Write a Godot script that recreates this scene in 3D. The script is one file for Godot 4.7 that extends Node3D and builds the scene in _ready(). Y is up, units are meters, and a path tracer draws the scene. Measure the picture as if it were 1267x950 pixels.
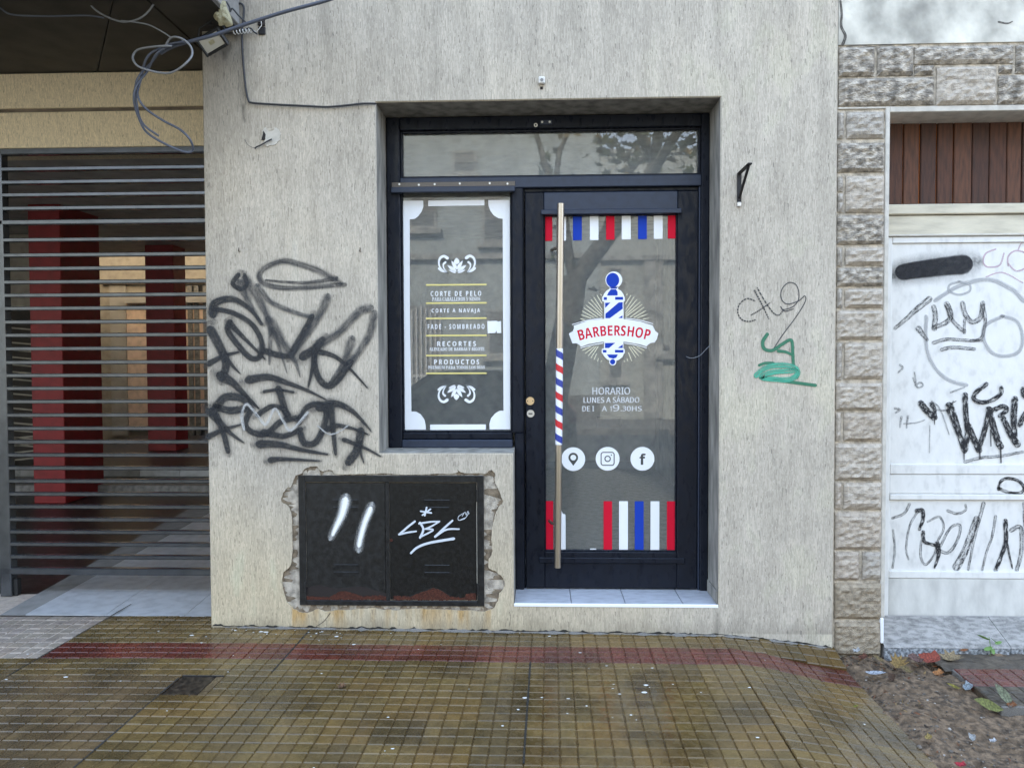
extends Node3D
# A street front: a plastered barbershop, the slatted garage gate of the flats on its left and a stone house on its right.

class MB:
	var v := PackedVector3Array()
	var n := PackedVector3Array()
	var uv := PackedVector2Array()
	var col := PackedColorArray()
	var t := Transform3D()
	var tint := Color(1, 1, 1)

	func push(p: Vector3, nn: Vector3, u := Vector2.ZERO) -> void:
		v.append(t * p)
		n.append((t.basis * nn).normalized())
		uv.append(u)
		col.append(tint)

	func tri(a: Vector3, b: Vector3, c: Vector3, out: Vector3) -> void:
		var nn := (c - a).cross(b - a)
		if nn.length_squared() < 1e-18:
			return
		nn = nn.normalized()
		if nn.dot(out) < 0.0:
			nn = -nn
			push(a, nn)
			push(c, nn)
			push(b, nn)
		else:
			push(a, nn)
			push(b, nn)
			push(c, nn)

	func quad(a: Vector3, b: Vector3, c: Vector3, d: Vector3, out: Vector3) -> void:
		tri(a, b, c, out)
		tri(a, c, d, out)

	func box(lo: Vector3, hi: Vector3, bev := 0.0) -> void:
		var c := (lo + hi) / 2.0
		var h := (hi - lo) / 2.0
		var b := minf(bev, minf(h.x, minf(h.y, h.z)) * 0.9)
		for i in 3:
			var j := (i + 1) % 3
			var k := (i + 2) % 3
			for s in [-1.0, 1.0]:
				var out := Vector3.ZERO
				out[i] = s
				var q := []
				for m in [[-1.0, -1.0], [1.0, -1.0], [1.0, 1.0], [-1.0, 1.0]]:
					var p := c
					p[i] += s * h[i]
					p[j] += m[0] * (h[j] - b)
					p[k] += m[1] * (h[k] - b)
					q.append(p)
				quad(q[0], q[1], q[2], q[3], out)
			if b > 0.0:
				for sj in [-1.0, 1.0]:
					for sk in [-1.0, 1.0]:
						var o2 := Vector3.ZERO
						o2[j] = sj
						o2[k] = sk
						var e := []
						for m in [[-1.0, 0.0], [1.0, 0.0], [1.0, 1.0], [-1.0, 1.0]]:
							var p2 := c
							p2[i] += m[0] * (h[i] - b)
							p2[j] += sj * (h[j] - (b if m[1] > 0.5 else 0.0))
							p2[k] += sk * (h[k] - (0.0 if m[1] > 0.5 else b))
							e.append(p2)
						quad(e[0], e[1], e[2], e[3], o2)
		if b > 0.0:
			for sx in [-1.0, 1.0]:
				for sy in [-1.0, 1.0]:
					for sz in [-1.0, 1.0]:
						var o3 := Vector3(sx, sy, sz)
						var g := h - Vector3(b, b, b)
						tri(c + o3 * Vector3(h.x, g.y, g.z), c + o3 * Vector3(g.x, h.y, g.z), c + o3 * Vector3(g.x, g.y, h.z), o3)

	# a flat outline from z0 (back) to z1 (front), chamfered by bev round its front edge
	func plate(p: PackedVector2Array, z0: float, z1: float, sides := true) -> void:
		var ix := Geometry2D.triangulate_polygon(p)
		for i in range(0, ix.size(), 3):
			tri(v3(p[ix[i]], z1), v3(p[ix[i + 1]], z1), v3(p[ix[i + 2]], z1), Vector3(0, 0, 1))
		if sides:
			var cw := Geometry2D.is_polygon_clockwise(p)
			for i in p.size():
				var a := p[i]
				var b := p[(i + 1) % p.size()]
				var d := b - a
				var o := Vector2(d.y, -d.x) if not cw else Vector2(-d.y, d.x)
				quad(v3(a, z0), v3(b, z0), v3(b, z1), v3(a, z1), v3(o, 0))

	func v3(p: Vector2, z: float) -> Vector3:
		return Vector3(p.x, p.y, z)

	func tube(p: PackedVector3Array, r: float, sides := 8, r1 := -1.0, caps := true) -> void:
		var up := Vector3(0, 0, 1)
		var rings := []
		for i in p.size():
			var d := (p[mini(i + 1, p.size() - 1)] - p[maxi(i - 1, 0)]).normalized()
			up = up - d * up.dot(d)
			if up.length() < 0.01:
				up = Vector3(1, 0, 0) - d * d.x
				if up.length() < 0.01:
					up = Vector3(0, 1, 0)
			up = up.normalized()
			var side := d.cross(up)
			var rr := r if r1 < 0.0 else lerpf(r, r1, float(i) / maxf(1.0, p.size() - 1))
			var ring := []
			for k in sides:
				var a := TAU * k / sides
				var nn := up * cos(a) + side * sin(a)
				ring.append([p[i] + nn * rr, nn])
			rings.append(ring)
		for i in p.size() - 1:
			for k in sides:
				var a: Array = rings[i][k]
				var b: Array = rings[i][(k + 1) % sides]
				var c: Array = rings[i + 1][(k + 1) % sides]
				var d2: Array = rings[i + 1][k]
				for w in [a, c, b, a, d2, c]:
					push(w[0], w[1])
		if caps:
			for e in [0, p.size() - 1]:
				var o: Vector3 = p[0] - p[1] if e == 0 else p[e] - p[e - 1]
				for k in sides:
					tri(p[e], rings[e][k][0], rings[e][(k + 1) % sides][0], o)

	# a strip of paint along a smoothed line in the plane z, as wide as w0 .. w1
	func ribbon(p: PackedVector2Array, w0: float, w1: float, z: float) -> void:
		var q := PackedVector2Array()
		for i in p.size() - 1:
			var a := p[maxi(i - 1, 0)]
			var d := p[mini(i + 2, p.size() - 1)]
			for k in 6:
				q.append(p[i].cubic_interpolate(p[i + 1], a, d, k / 6.0))
		q.append(p[p.size() - 1])
		# round both ends
		var wide := PackedFloat32Array()
		var r := PackedVector2Array()
		var d0 := (q[0] - q[1]).normalized()
		var d1 := (q[q.size() - 1] - q[q.size() - 2]).normalized()
		for k in [0.99, 0.92, 0.75, 0.45]:
			r.append(q[0] + d0 * w0 * 0.5 * k)
			wide.append(w0 * sqrt(1.0 - k * k))
		for i in q.size():
			r.append(q[i])
			wide.append(lerpf(w0, w1, float(i) / (q.size() - 1)))
		for k in [0.45, 0.75, 0.92, 0.99]:
			r.append(q[q.size() - 1] + d1 * w1 * 0.5 * k)
			wide.append(w1 * sqrt(1.0 - k * k))
		q = r
		var last := []
		for i in q.size():
			var f := float(i) / (q.size() - 1)
			var dir := (q[mini(i + 1, q.size() - 1)] - q[maxi(i - 1, 0)]).normalized()
			var side := Vector2(-dir.y, dir.x) * wide[i] * 0.5
			var now := [v3(q[i] + side, z), v3(q[i] - side, z), f]
			if i > 0:
				var o := Vector3(0, 0, 1)
				push(last[0], o, Vector2(last[2], 0))
				push(now[0], o, Vector2(now[2], 0))
				push(now[1], o, Vector2(now[2], 1))
				push(last[0], o, Vector2(last[2], 0))
				push(now[1], o, Vector2(now[2], 1))
				push(last[1], o, Vector2(last[2], 1))
			last = now

	func disc(c: Vector2, r: float, z0: float, z1: float, k := 28, ry := -1.0) -> void:
		var p := PackedVector2Array()
		for i in k:
			p.append(c + Vector2(cos(TAU * i / k) * r, sin(TAU * i / k) * (r if ry < 0 else ry)))
		plate(p, z0, z1)

	func ring(c: Vector2, r0: float, r1: float, z0: float, z1: float, k := 28) -> void:
		for i in k:
			var a := TAU * i / k
			var b := TAU * (i + 1) / k
			var ca := Vector2(cos(a), sin(a))
			var cb := Vector2(cos(b), sin(b))
			quad(v3(c + ca * r0, z1), v3(c + ca * r1, z1), v3(c + cb * r1, z1), v3(c + cb * r0, z1), Vector3(0, 0, 1))
			quad(v3(c + ca * r1, z1), v3(c + ca * r1, z0), v3(c + cb * r1, z0), v3(c + cb * r1, z1), v3(ca + cb, 0))

	# a lathe round y: [radius, height] pairs
	func lathe(prof: Array, k := 16) -> void:
		for i in prof.size() - 1:
			for s in k:
				var a := TAU * s / k
				var b := TAU * (s + 1) / k
				var p0: Array = prof[i]
				var p1: Array = prof[i + 1]
				quad(Vector3(cos(a) * p0[0], p0[1], sin(a) * p0[0]), Vector3(cos(b) * p0[0], p0[1], sin(b) * p0[0]), Vector3(cos(b) * p1[0], p1[1], sin(b) * p1[0]), Vector3(cos(a) * p1[0], p1[1], sin(a) * p1[0]), Vector3(cos((a + b) / 2), signf(p0[0] - p1[0]) * 0.3, sin((a + b) / 2)))

	func mesh() -> ArrayMesh:
		var a := []
		a.resize(Mesh.ARRAY_MAX)
		a[Mesh.ARRAY_VERTEX] = v
		a[Mesh.ARRAY_NORMAL] = n
		a[Mesh.ARRAY_TEX_UV] = uv
		a[Mesh.ARRAY_COLOR] = col
		var m := ArrayMesh.new()
		m.add_surface_from_arrays(Mesh.PRIMITIVE_TRIANGLES, a)
		return m


var M := {}
var rng := RandomNumberGenerator.new()
var taken := {}


func numbered(called: String) -> String:
	var c: int = taken.get(called, 0)
	taken[called] = c + 1
	return called if c == 0 else "%s_%03d" % [called, c]


func thing(called: String, label: String, category: String, group := "", at := Vector3.ZERO) -> Node3D:
	var o := Node3D.new()
	o.name = numbered(called)
	add_child(o, true)
	o.position = at
	tag(o, label, category, group)
	return o


func tag(o: Node3D, label: String, category: String, group := "") -> Node3D:
	o.set_meta("label", label)
	o.set_meta("category", category)
	if group:
		o.set_meta("group", group)
	return o


func build(called: String, b: MB, m: Material, parent: Node3D = null, label := "") -> MeshInstance3D:
	return put(called, b.mesh(), m, parent, label)


func put(called: String, mesh: Mesh, m: Material, parent: Node3D = null, label := "") -> MeshInstance3D:
	var o := MeshInstance3D.new()
	o.mesh = mesh
	o.material_override = m
	if parent == null or parent == self:
		o.name = numbered(called)
		add_child(o, true)
	else:
		o.name = called
		parent.add_child(o, true)
	if label:
		o.set_meta("label", label)
	return o


func struct(called: String, b: MB, m: Material) -> MeshInstance3D:
	var o := build(called, b, m)
	o.set_meta("kind", "structure")
	return o


func one_box(lo: Vector3, hi: Vector3, bev := 0.0) -> MB:
	var b := MB.new()
	b.box(lo, hi, bev)
	return b


func flat(p: PackedVector2Array, z0: float, z1: float) -> MB:
	var b := MB.new()
	b.plate(p, z0, z1)
	return b


func rect(x0: float, y0: float, x1: float, y1: float) -> PackedVector2Array:
	return PackedVector2Array([Vector2(x0, y0), Vector2(x1, y0), Vector2(x1, y1), Vector2(x0, y1)])


func pv(a: Array) -> PackedVector2Array:
	var p := PackedVector2Array()
	for i in range(0, a.size(), 2):
		p.append(Vector2(a[i], a[i + 1]))
	return p


func smooth(p: PackedVector2Array, k := 5) -> PackedVector2Array:
	var q := PackedVector2Array()
	for i in p.size() - 1:
		for s in k:
			q.append(p[i].cubic_interpolate(p[i + 1], p[maxi(i - 1, 0)], p[mini(i + 2, p.size() - 1)], float(s) / k))
	q.append(p[p.size() - 1])
	return q


# the same outline with a broken edge
func rough(p: PackedVector2Array, amp: float, step := 0.006) -> PackedVector2Array:
	var q := PackedVector2Array()
	var n := noise(70.0, 3, FastNoiseLite.TYPE_SIMPLEX, 63)
	for i in p.size():
		var a := p[i]
		var b := p[(i + 1) % p.size()]
		var k := maxi(1, int(a.distance_to(b) / step))
		var nn := (b - a).orthogonal().normalized()
		for s in k:
			var c := a.lerp(b, float(s) / k)
			q.append(c + nn * n.get_noise_2d(c.x, c.y) * amp)
	return q


func wire(p: PackedVector2Array, z: float, wobble := 0.0) -> PackedVector3Array:
	var q := PackedVector3Array()
	var s := smooth(p, 6)
	for i in s.size():
		q.append(Vector3(s[i].x, s[i].y, z + wobble * sin(i * 0.33)))
	return q


# ------------------------------------------------------------------ materials
func noise(freq: float, oct := 3, kind := FastNoiseLite.TYPE_SIMPLEX_SMOOTH, sd := 1) -> FastNoiseLite:
	var f := FastNoiseLite.new()
	f.seed = sd
	f.noise_type = kind
	f.frequency = freq
	f.fractal_octaves = oct
	return f


func tex(size: int, f: FastNoiseLite, stops: Array) -> NoiseTexture2D:
	var t := NoiseTexture2D.new()
	t.width = size
	t.height = size
	t.seamless = true
	t.noise = f
	var g := Gradient.new()
	var off := PackedFloat32Array()
	var cs := PackedColorArray()
	for s in stops:
		off.append(s[0])
		cs.append(s[1] if s[1] is Color else Color(s[1], s[1], s[1]))
	g.offsets = off
	g.colors = cs
	t.color_ramp = g
	return t


func mat(c: Color, rough := 0.8, metal := 0.0) -> StandardMaterial3D:
	var m := StandardMaterial3D.new()
	m.albedo_color = c.linear_to_srgb()
	m.roughness = rough
	m.metallic = metal
	return m


func worn(c: Color, rough: float, t: Texture2D, scale: Vector3, bump: Texture2D = null, depth := 0.0, metal := 0.0) -> StandardMaterial3D:
	var m := mat(c, rough, metal)
	m.albedo_texture = t
	m.uv1_triplanar = true
	m.uv1_world_triplanar = true
	m.uv1_scale = scale
	if bump:
		m.heightmap_enabled = true
		m.heightmap_texture = bump
		m.heightmap_scale = depth
	return m


# a strip of sprayed or brushed paint: alpha across (v) and along (u)
func spray(c: Color, kind: String, sd: int) -> StandardMaterial3D:
	var w := 256
	var h := 48
	var im := Image.create(w, h, false, Image.FORMAT_RGBA8)
	var f := noise(0.24, 2, FastNoiseLite.TYPE_SIMPLEX_SMOOTH, sd)
	var g := noise(0.03, 2, FastNoiseLite.TYPE_SIMPLEX_SMOOTH, sd + 9)
	for y in h:
		var d := absf((y + 0.5) / h * 2.0 - 1.0)
		for x in w:
			var a := 0.0
			var k := f.get_noise_2d(x, y)
			var l := g.get_noise_2d(x, y * 2.0)
			var e := minf(x, w - 1 - x) / 6.0
			if kind == "fat":
				a = smoothstep(1.0, 0.48, d + k * 0.2) * (0.68 + 0.24 * smoothstep(0.1, 0.6, d) + l * 0.45 + k * 0.12)
			elif kind == "mist":
				a = smoothstep(1.0, 0.2, d) * (0.62 + 0.3 * l + 0.16 * k)
			elif kind == "over":
				a = pow(1.0 - d, 1.4) * (0.42 + 0.3 * k)
			elif kind == "white":
				a = smoothstep(1.0, 0.05, d + k * 0.14) * 1.15
			elif kind == "pen":
				a = smoothstep(1.0, 0.75, d) * (0.88 + 0.2 * l)
			elif kind == "chip":
				a = (1.0 if d < 0.85 + k * 0.2 and k * 0.9 + l * 1.1 + 0.30 > 0.0 else 0.0)
			elif kind == "flaked":
				a = (0.9 if d < 0.9 and k + l * 0.7 + smoothstep(0.3, 0.9, d) * 0.34 - 0.20 > 0.0 else 0.05)
			elif kind == "chalk":
				a = smoothstep(1.0, 0.5, d + k * 0.4) * (0.7 if k + l * 0.6 > -0.1 else 0.12)
			elif kind == "dash":
				a = smoothstep(1.0, 0.7, d) * (0.85 if sin(x * 0.5) + k * 1.5 > -0.55 else 0.05)
			im.set_pixel(x, y, Color(1, 1, 1, clampf(a * minf(1.0, e + 0.25), 0, 1)))
	var m := mat(c, 0.75)
	m.albedo_texture = ImageTexture.create_from_image(im)
	m.transparency = BaseMaterial3D.TRANSPARENCY_ALPHA
	m.texture_repeat = false
	return m


# combed plaster: thousands of short upright scratches, light and dark
func scratches() -> ImageTexture:
	var r := RandomNumberGenerator.new()
	r.seed = 91
	var n := 1536
	var im := Image.create(n, n, false, Image.FORMAT_RGB8)
	im.fill(Color(0.9, 0.9, 0.9))
	for i in 90000:
		var w := r.randi_range(2, 6)
		var h := r.randi_range(9, 34) + (r.randi_range(0, 40) if r.randf() < 0.2 else 0)
		var x := r.randi_range(0, n - 1)
		var y := r.randi_range(0, n - 1)
		var g := r.randf_range(0.845, 1.0)
		if r.randf() < 0.035:
			g = r.randf_range(0.68, 0.80)
			w = r.randi_range(2, 5)
		var c := Color(g, g, g)
		im.fill_rect(Rect2i(x, y, w, h), c)
		if y + h > n:
			im.fill_rect(Rect2i(x, y - n, w, h), c)
		if x + w > n:
			im.fill_rect(Rect2i(x - n, y, w, h), c)
	im.resize(n / 2, n / 2, Image.INTERPOLATE_BILINEAR)
	im.resize(n, n, Image.INTERPOLATE_CUBIC)
	return ImageTexture.create_from_image(im)


# stains, damp, dirt and a warmer lower left of the plaster between x -2..2 and y 0..4, laid once over the whole front
func wall_map() -> ImageTexture:
	var s := 512
	var im := Image.create(s, s, false, Image.FORMAT_RGB8)
	var big := noise(1.1, 4, FastNoiseLite.TYPE_SIMPLEX_SMOOTH, 3)
	var mid := noise(6.0, 3, FastNoiseLite.TYPE_SIMPLEX_SMOOTH, 4)
	var run := noise(5.0, 3, FastNoiseLite.TYPE_SIMPLEX_SMOOTH, 5)
	for py in s:
		var y := 4.0 - (py + 0.5) / s * 4.0
		for px in s:
			var x := (px + 0.5) / s * 4.0 - 2.0
			var b := big.get_noise_2d(x, y * 0.7)
			var k := mid.get_noise_2d(x, y * 0.6)
			var r := run.get_noise_2d(x * 2.0, y * 0.22)
			var c := Vector3(0.90, 0.885, 0.86) + Vector3(1, 1, 1) * (b * 0.13 + k * 0.08 + r * 0.10)
			var low := smoothstep(1.1, 0.0, y) * smoothstep(1.0, -0.4, x)  # warmer tint towards the bottom left
			c *= Vector3(1, 1, 1).lerp(Vector3(1.06, 1.0, 0.84), clampf(low + b * 0.3, 0, 1))
			var green := smoothstep(0.15, 0.5, k + b) * smoothstep(0.2, 1.0, x) * 0.35
			c *= Vector3(1, 1, 1).lerp(Vector3(0.94, 0.99, 0.9), green)
			# rust running from the cabinet
			if x > -1.28 and x < -0.25 and y < 0.125:
				var q := (maxf(0.0, run.get_noise_2d(x * 1.3, 3.0) + 0.10) * 0.9 + maxf(0.0, run.get_noise_2d(x * 4.0, y * 0.5) * 0.5)) * (0.35 + 0.65 * smoothstep(0.0, 0.11, y))
				c *= Vector3(1, 1, 1).lerp(Vector3(0.84, 0.62, 0.32), clampf(q * 1.9, 0, 0.85))
			# splash dirt along the foot
			var foot := smoothstep(0.10, -0.02, y + k * 0.05) * 0.30
			c *= 1.0 - foot
			# soot under the lamp and along the old cable
			var soot := smoothstep(0.20, 0.0, absf(x + 1.56 + k * 0.04)) * smoothstep(2.3, 2.95, y) * (0.32 + 0.8 * maxf(k, 0.0))
			soot = maxf(soot, smoothstep(0.016, 0.004, absf(x + 1.498 + k * 0.006)) * smoothstep(2.50, 2.55, y) * smoothstep(2.72, 2.68, y) * (0.45 + k))
			c *= 1.0 - clampf(soot, 0, 0.6)
			# grey wash from the roof, and grime left of the opening
			c *= 1.0 - 0.22 * smoothstep(2.2, 3.3, y) * maxf(0.0, run.get_noise_2d(x * 1.6, y * 0.1 + 7.0) + 0.25)
			c *= 1.0 - 0.25 * smoothstep(0.30, 0.0, x + 1.72) * smoothstep(0.9, 2.6, y + k)
			# runs below the corners of the opening
			var d1 := smoothstep(0.03, 0.0, absf(x - 0.90)) * smoothstep(0.16, 0.06, y) * 0.35
			c *= 1.0 - d1
			im.set_pixel(px, py, Color(clampf(c.x, 0, 1), clampf(c.y, 0, 1), clampf(c.z, 0, 1)).linear_to_srgb())
	return ImageTexture.create_from_image(im)


func materials() -> void:
	var t_streak := scratches()
	var h_streak := t_streak
	var blotch := tex(512, noise(0.012, 5, FastNoiseLite.TYPE_SIMPLEX_SMOOTH, 21), [[0.0, 0.62], [0.5, 0.85], [1.0, 1.0]])
	var blotch2 := tex(512, noise(0.02, 5, FastNoiseLite.TYPE_SIMPLEX_SMOOTH, 22), [[0.0, 0.35], [0.42, 0.72], [0.7, 1.0], [1.0, 1.0]])
	var soft := tex(512, noise(0.012, 5, FastNoiseLite.TYPE_SIMPLEX_SMOOTH, 27), [[0.0, 0.84], [0.5, 0.94], [1.0, 1.0]])
	var stone_t := tex(512, noise(0.016, 5, FastNoiseLite.TYPE_SIMPLEX_SMOOTH, 28), [[0.0, 0.66], [0.4, 0.84], [0.6, 0.95], [1.0, 1.0]])
	var clean := tex(512, noise(0.02, 5, FastNoiseLite.TYPE_SIMPLEX_SMOOTH, 29), [[0.0, 0.88], [0.4, 0.97], [1.0, 1.0]])
	var damp := tex(512, noise(0.009, 4, FastNoiseLite.TYPE_SIMPLEX_SMOOTH, 30), [[0.0, 0.70], [0.35, 0.80], [0.6, 0.97], [1.0, 1.0]])
	M.damp = damp
	var grain := tex(512, noise(0.09, 4, FastNoiseLite.TYPE_SIMPLEX_SMOOTH, 23), [[0.0, 0.45], [0.5, 0.84], [1.0, 1.0]])
	var hgrain := tex(512, noise(0.07, 4, FastNoiseLite.TYPE_SIMPLEX_SMOOTH, 23), [[0.0, 0.0], [1.0, 1.0]])
	var vein := tex(512, noise(0.018, 5, FastNoiseLite.TYPE_SIMPLEX, 25), [[0.0, 0.5], [0.46, 0.9], [0.5, 0.62], [0.55, 0.95], [1.0, 1.0]])
	var gloss := tex(512, noise(0.02, 4, FastNoiseLite.TYPE_SIMPLEX_SMOOTH, 26), [[0.0, 0.3], [0.45, 0.55], [0.7, 1.0], [1.0, 1.0]])

	var p := worn(Color(0.61, 0.55, 0.463), 0.92, t_streak, Vector3(0.80, 0.70, 0.80), h_streak, 0.10)
	p.detail_enabled = true
	p.detail_blend_mode = BaseMaterial3D.BLEND_MODE_MUL
	p.detail_uv_layer = BaseMaterial3D.DETAIL_UV_2
	p.detail_albedo = wall_map()
	p.uv2_triplanar = true
	p.uv2_world_triplanar = true
	p.uv2_scale = Vector3(0.25, 0.25, 0.25)
	p.uv2_offset = Vector3(0.5, 0.0, 0.0)
	M.plaster = p
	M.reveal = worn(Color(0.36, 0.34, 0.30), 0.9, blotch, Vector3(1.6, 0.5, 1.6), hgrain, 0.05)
	M.cream = worn(Color(0.84, 0.70, 0.48), 0.92, t_streak, Vector3(0.9, 1.0, 0.9), h_streak, 0.15)
	M.groove = worn(Color(0.22, 0.175, 0.13), 0.9, blotch, Vector3(1, 1, 1))
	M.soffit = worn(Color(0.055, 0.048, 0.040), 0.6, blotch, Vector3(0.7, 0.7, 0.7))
	M.ceiling = worn(Color(0.46, 0.44, 0.41), 0.8, soft, Vector3(0.6, 0.6, 0.6))
	M.peel = worn(Color(0.60, 0.53, 0.435), 0.95, blotch, Vector3(3.2, 3.2, 3.2), hgrain, 0.3)
	M.peel_dark = worn(Color(0.29, 0.225, 0.155), 0.95, blotch, Vector3(4, 4, 4), hgrain, 0.3)
	M.navy = worn(Color(0.0085, 0.011, 0.019), 0.42, soft, Vector3(2.3, 0.9, 2.3))
	M.navy.metallic_specular = 0.33
	M.navy.roughness_texture = gloss
	M.navy.roughness = 0.62
	M.navy_worn = worn(Color(0.019, 0.029, 0.056), 0.5, soft, Vector3(3, 3, 3))
	M.bare = worn(Color(0.20, 0.165, 0.13), 0.6, grain, Vector3(3, 20, 3))
	M.black = worn(Color(0.014, 0.0145, 0.0155), 0.42, blotch2, Vector3(2.2, 2.2, 2.2), hgrain, 0.04)
	M.black2 = worn(Color(0.0085, 0.009, 0.010), 0.34, blotch2, Vector3(3.1, 3.1, 3.1), hgrain, 0.06)
	M.rust = worn(Color(0.10, 0.027, 0.013), 0.95, stone_t, Vector3(7, 7, 7), hgrain, 0.4)
	M.rust_dim = worn(Color(0.030, 0.021, 0.018), 0.9, grain, Vector3(5, 5, 5))
	M.steel = mat(Color(0.46, 0.40, 0.32), 0.34, 0.9)
	M.screw = mat(Color(0.62, 0.60, 0.56), 0.4, 0.8)
	M.brass = mat(Color(0.72, 0.52, 0.30), 0.35, 0.7)
	var g := mat(Color(0.86, 0.90, 0.88, 0.03), 0.01)
	g.albedo_color.a = 0.03
	g.transparency = BaseMaterial3D.TRANSPARENCY_ALPHA
	M.glass = g
	M.glass.metallic = 0.034
	M.film = g.duplicate()
	M.film.metallic = 0.07
	M.white = mat(Color(0.82, 0.83, 0.85), 0.5)
	M.red = mat(Color(0.60, 0.012, 0.035), 0.45)
	M.blue = mat(Color(0.018, 0.055, 0.40), 0.45)
	M.red.metallic_specular = 0.15
	M.blue.metallic_specular = 0.15
	M.yellow = mat(Color(0.72, 0.62, 0.22), 0.5)
	M.ray = mat(Color(0.80, 0.76, 0.56), 0.5)
	M.dim = mat(Color(0.055, 0.056, 0.052), 0.7)
	M.pole_red = mat(Color(0.58, 0.02, 0.03), 0.35)
	M.pole_blue = mat(Color(0.03, 0.05, 0.30), 0.35)
	M.gate = worn(Color(0.12, 0.127, 0.136), 0.2, soft, Vector3(1.5, 1.5, 1.5), null, 0.0, 0.7)
	M.column = worn(Color(0.27, 0.013, 0.016), 0.55, soft, Vector3(1, 1, 1))
	M.tan = worn(Color(0.42, 0.38, 0.32), 0.8, soft, Vector3(1, 1, 1))
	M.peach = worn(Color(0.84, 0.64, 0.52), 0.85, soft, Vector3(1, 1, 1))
	M.dark_wood = worn(Color(0.035, 0.025, 0.017), 0.6, blotch, Vector3(1, 1, 1))
	M.dark = mat(Color(0.012, 0.012, 0.013), 0.6)
	M.hall_tile = worn(Color(0.52, 0.53, 0.54), 0.42, soft, Vector3(1.5, 1.5, 1.5))
	M.hall_step = worn(Color(0.27, 0.26, 0.245), 0.5, blotch, Vector3(2, 2, 2))
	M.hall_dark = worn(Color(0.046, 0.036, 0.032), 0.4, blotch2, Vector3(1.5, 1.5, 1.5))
	M.concrete = worn(Color(0.29, 0.28, 0.265), 0.85, soft, Vector3(1.2, 1.2, 1.2), hgrain, 0.1)
	M.ochre = []
	for c in [Color(0.192, 0.126, 0.044), Color(0.172, 0.114, 0.040), Color(0.203, 0.135, 0.050), Color(0.160, 0.107, 0.042), Color(0.200, 0.124, 0.040)]:
		M.ochre.append(tile_mat(c, 0.38, soft, gloss, hgrain))
	M.brown = []
	for c in [Color(0.170, 0.115, 0.056), Color(0.155, 0.103, 0.048), Color(0.180, 0.120, 0.057)]:
		M.brown.append(tile_mat(c, 0.38, soft, gloss, hgrain))
	M.crimson = []
	for c in [Color(0.165, 0.032, 0.018), Color(0.142, 0.028, 0.017), Color(0.152, 0.036, 0.021)]:
		M.crimson.append(tile_mat(c, 0.38, soft, gloss, hgrain))
	M.dry = []
	for c in [Color(0.60, 0.505, 0.42), Color(0.55, 0.46, 0.385), Color(0.57, 0.465, 0.38)]:
		M.dry.append(tile_mat(c, 0.85, soft, gloss, hgrain))
		M.dry[-1].detail_enabled = false
	M.dusty = []
	for c in [Color(0.135, 0.105, 0.075), Color(0.12, 0.098, 0.072)]:
		M.dusty.append(tile_mat(c, 0.9, blotch, gloss, hgrain))
	M.grout = worn(Color(0.075, 0.056, 0.036), 0.75, grain, Vector3(3, 3, 3))
	M.joint = worn(Color(0.43, 0.40, 0.355), 0.9, grain, Vector3(3, 3, 3))
	M.lid = worn(Color(0.055, 0.040, 0.026), 0.3, blotch2, Vector3(3, 3, 3))
	M.step = worn(Color(0.50, 0.52, 0.57), 0.35, soft, Vector3(1.6, 1.6, 4))
	M.stone = []
	for c in [Color(0.56, 0.485, 0.395), Color(0.49, 0.435, 0.365), Color(0.53, 0.45, 0.36)]:
		M.stone.append(worn(c, 0.95, stone_t, Vector3(2.6, 4.6, 2.6), hgrain, 0.45))
	M.stone_grey = worn(Color(0.56, 0.49, 0.40), 0.95, blotch2, Vector3(1.7, 2.6, 1.7), hgrain, 0.7)
	M.stone_low = worn(Color(0.42, 0.345, 0.25), 0.95, stone_t, Vector3(3, 4.4, 3), hgrain, 0.7)
	M.mortar = worn(Color(0.68, 0.59, 0.47), 0.95, blotch, Vector3(3, 3, 3), hgrain, 0.3)
	M.old_wall = worn(Color(0.76, 0.72, 0.62), 0.95, blotch, Vector3(0.6, 0.5, 0.6), hgrain, 0.2)
	M.lintel = worn(Color(0.62, 0.58, 0.51), 0.9, soft, Vector3(2, 2, 2), hgrain, 0.1)
	M.cream_rail = worn(Color(0.66, 0.60, 0.47), 0.8, soft, Vector3(0.6, 3, 2), hgrain, 0.05)
	M.door_white = worn(Color(0.74, 0.725, 0.69), 0.75, clean, Vector3(1.4, 0.8, 1), hgrain, 0.05)
	M.door_low = worn(Color(0.66, 0.645, 0.60), 0.8, soft, Vector3(1.3, 0.6, 1), hgrain, 0.08)
	M.board = []
	for c in [Color(0.088, 0.030, 0.013), Color(0.066, 0.023, 0.011), Color(0.115, 0.042, 0.018)]:
		M.board.append(worn(c, 0.7, stone_t, Vector3(7, 0.8, 7), hgrain, 0.06))
	M.board_gap = mat(Color(0.50, 0.15, 0.035), 0.8)
	M.marble = worn(Color(0.35, 0.33, 0.305), 0.6, vein, Vector3(1.2, 1.2, 3.0))
	M.marble_edge = worn(Color(0.46, 0.48, 0.50), 0.8, blotch2, Vector3(5, 5, 5), hgrain, 0.5)
	M.dirt = worn(Color(0.235, 0.160, 0.100), 0.98, blotch2, Vector3(2.2, 2.2, 2.2), hgrain, 0.8)
	M.pebble = worn(Color(0.30, 0.27, 0.24), 0.95, grain, Vector3(8, 8, 8))
	M.fleck = mat(Color(0.66, 0.65, 0.62), 0.9)
	M.cement = worn(Color(0.27, 0.25, 0.225), 0.95, grain, Vector3(5, 5, 5), hgrain, 0.3)
	M.gap = mat(Color(0.02, 0.018, 0.015), 0.95)
	M.wire = mat(Color(0.075, 0.085, 0.115), 0.5)
	M.wire_pale = mat(Color(0.22, 0.23, 0.25), 0.5)
	M.wire_dark = mat(Color(0.030, 0.030, 0.033), 0.6)
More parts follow.
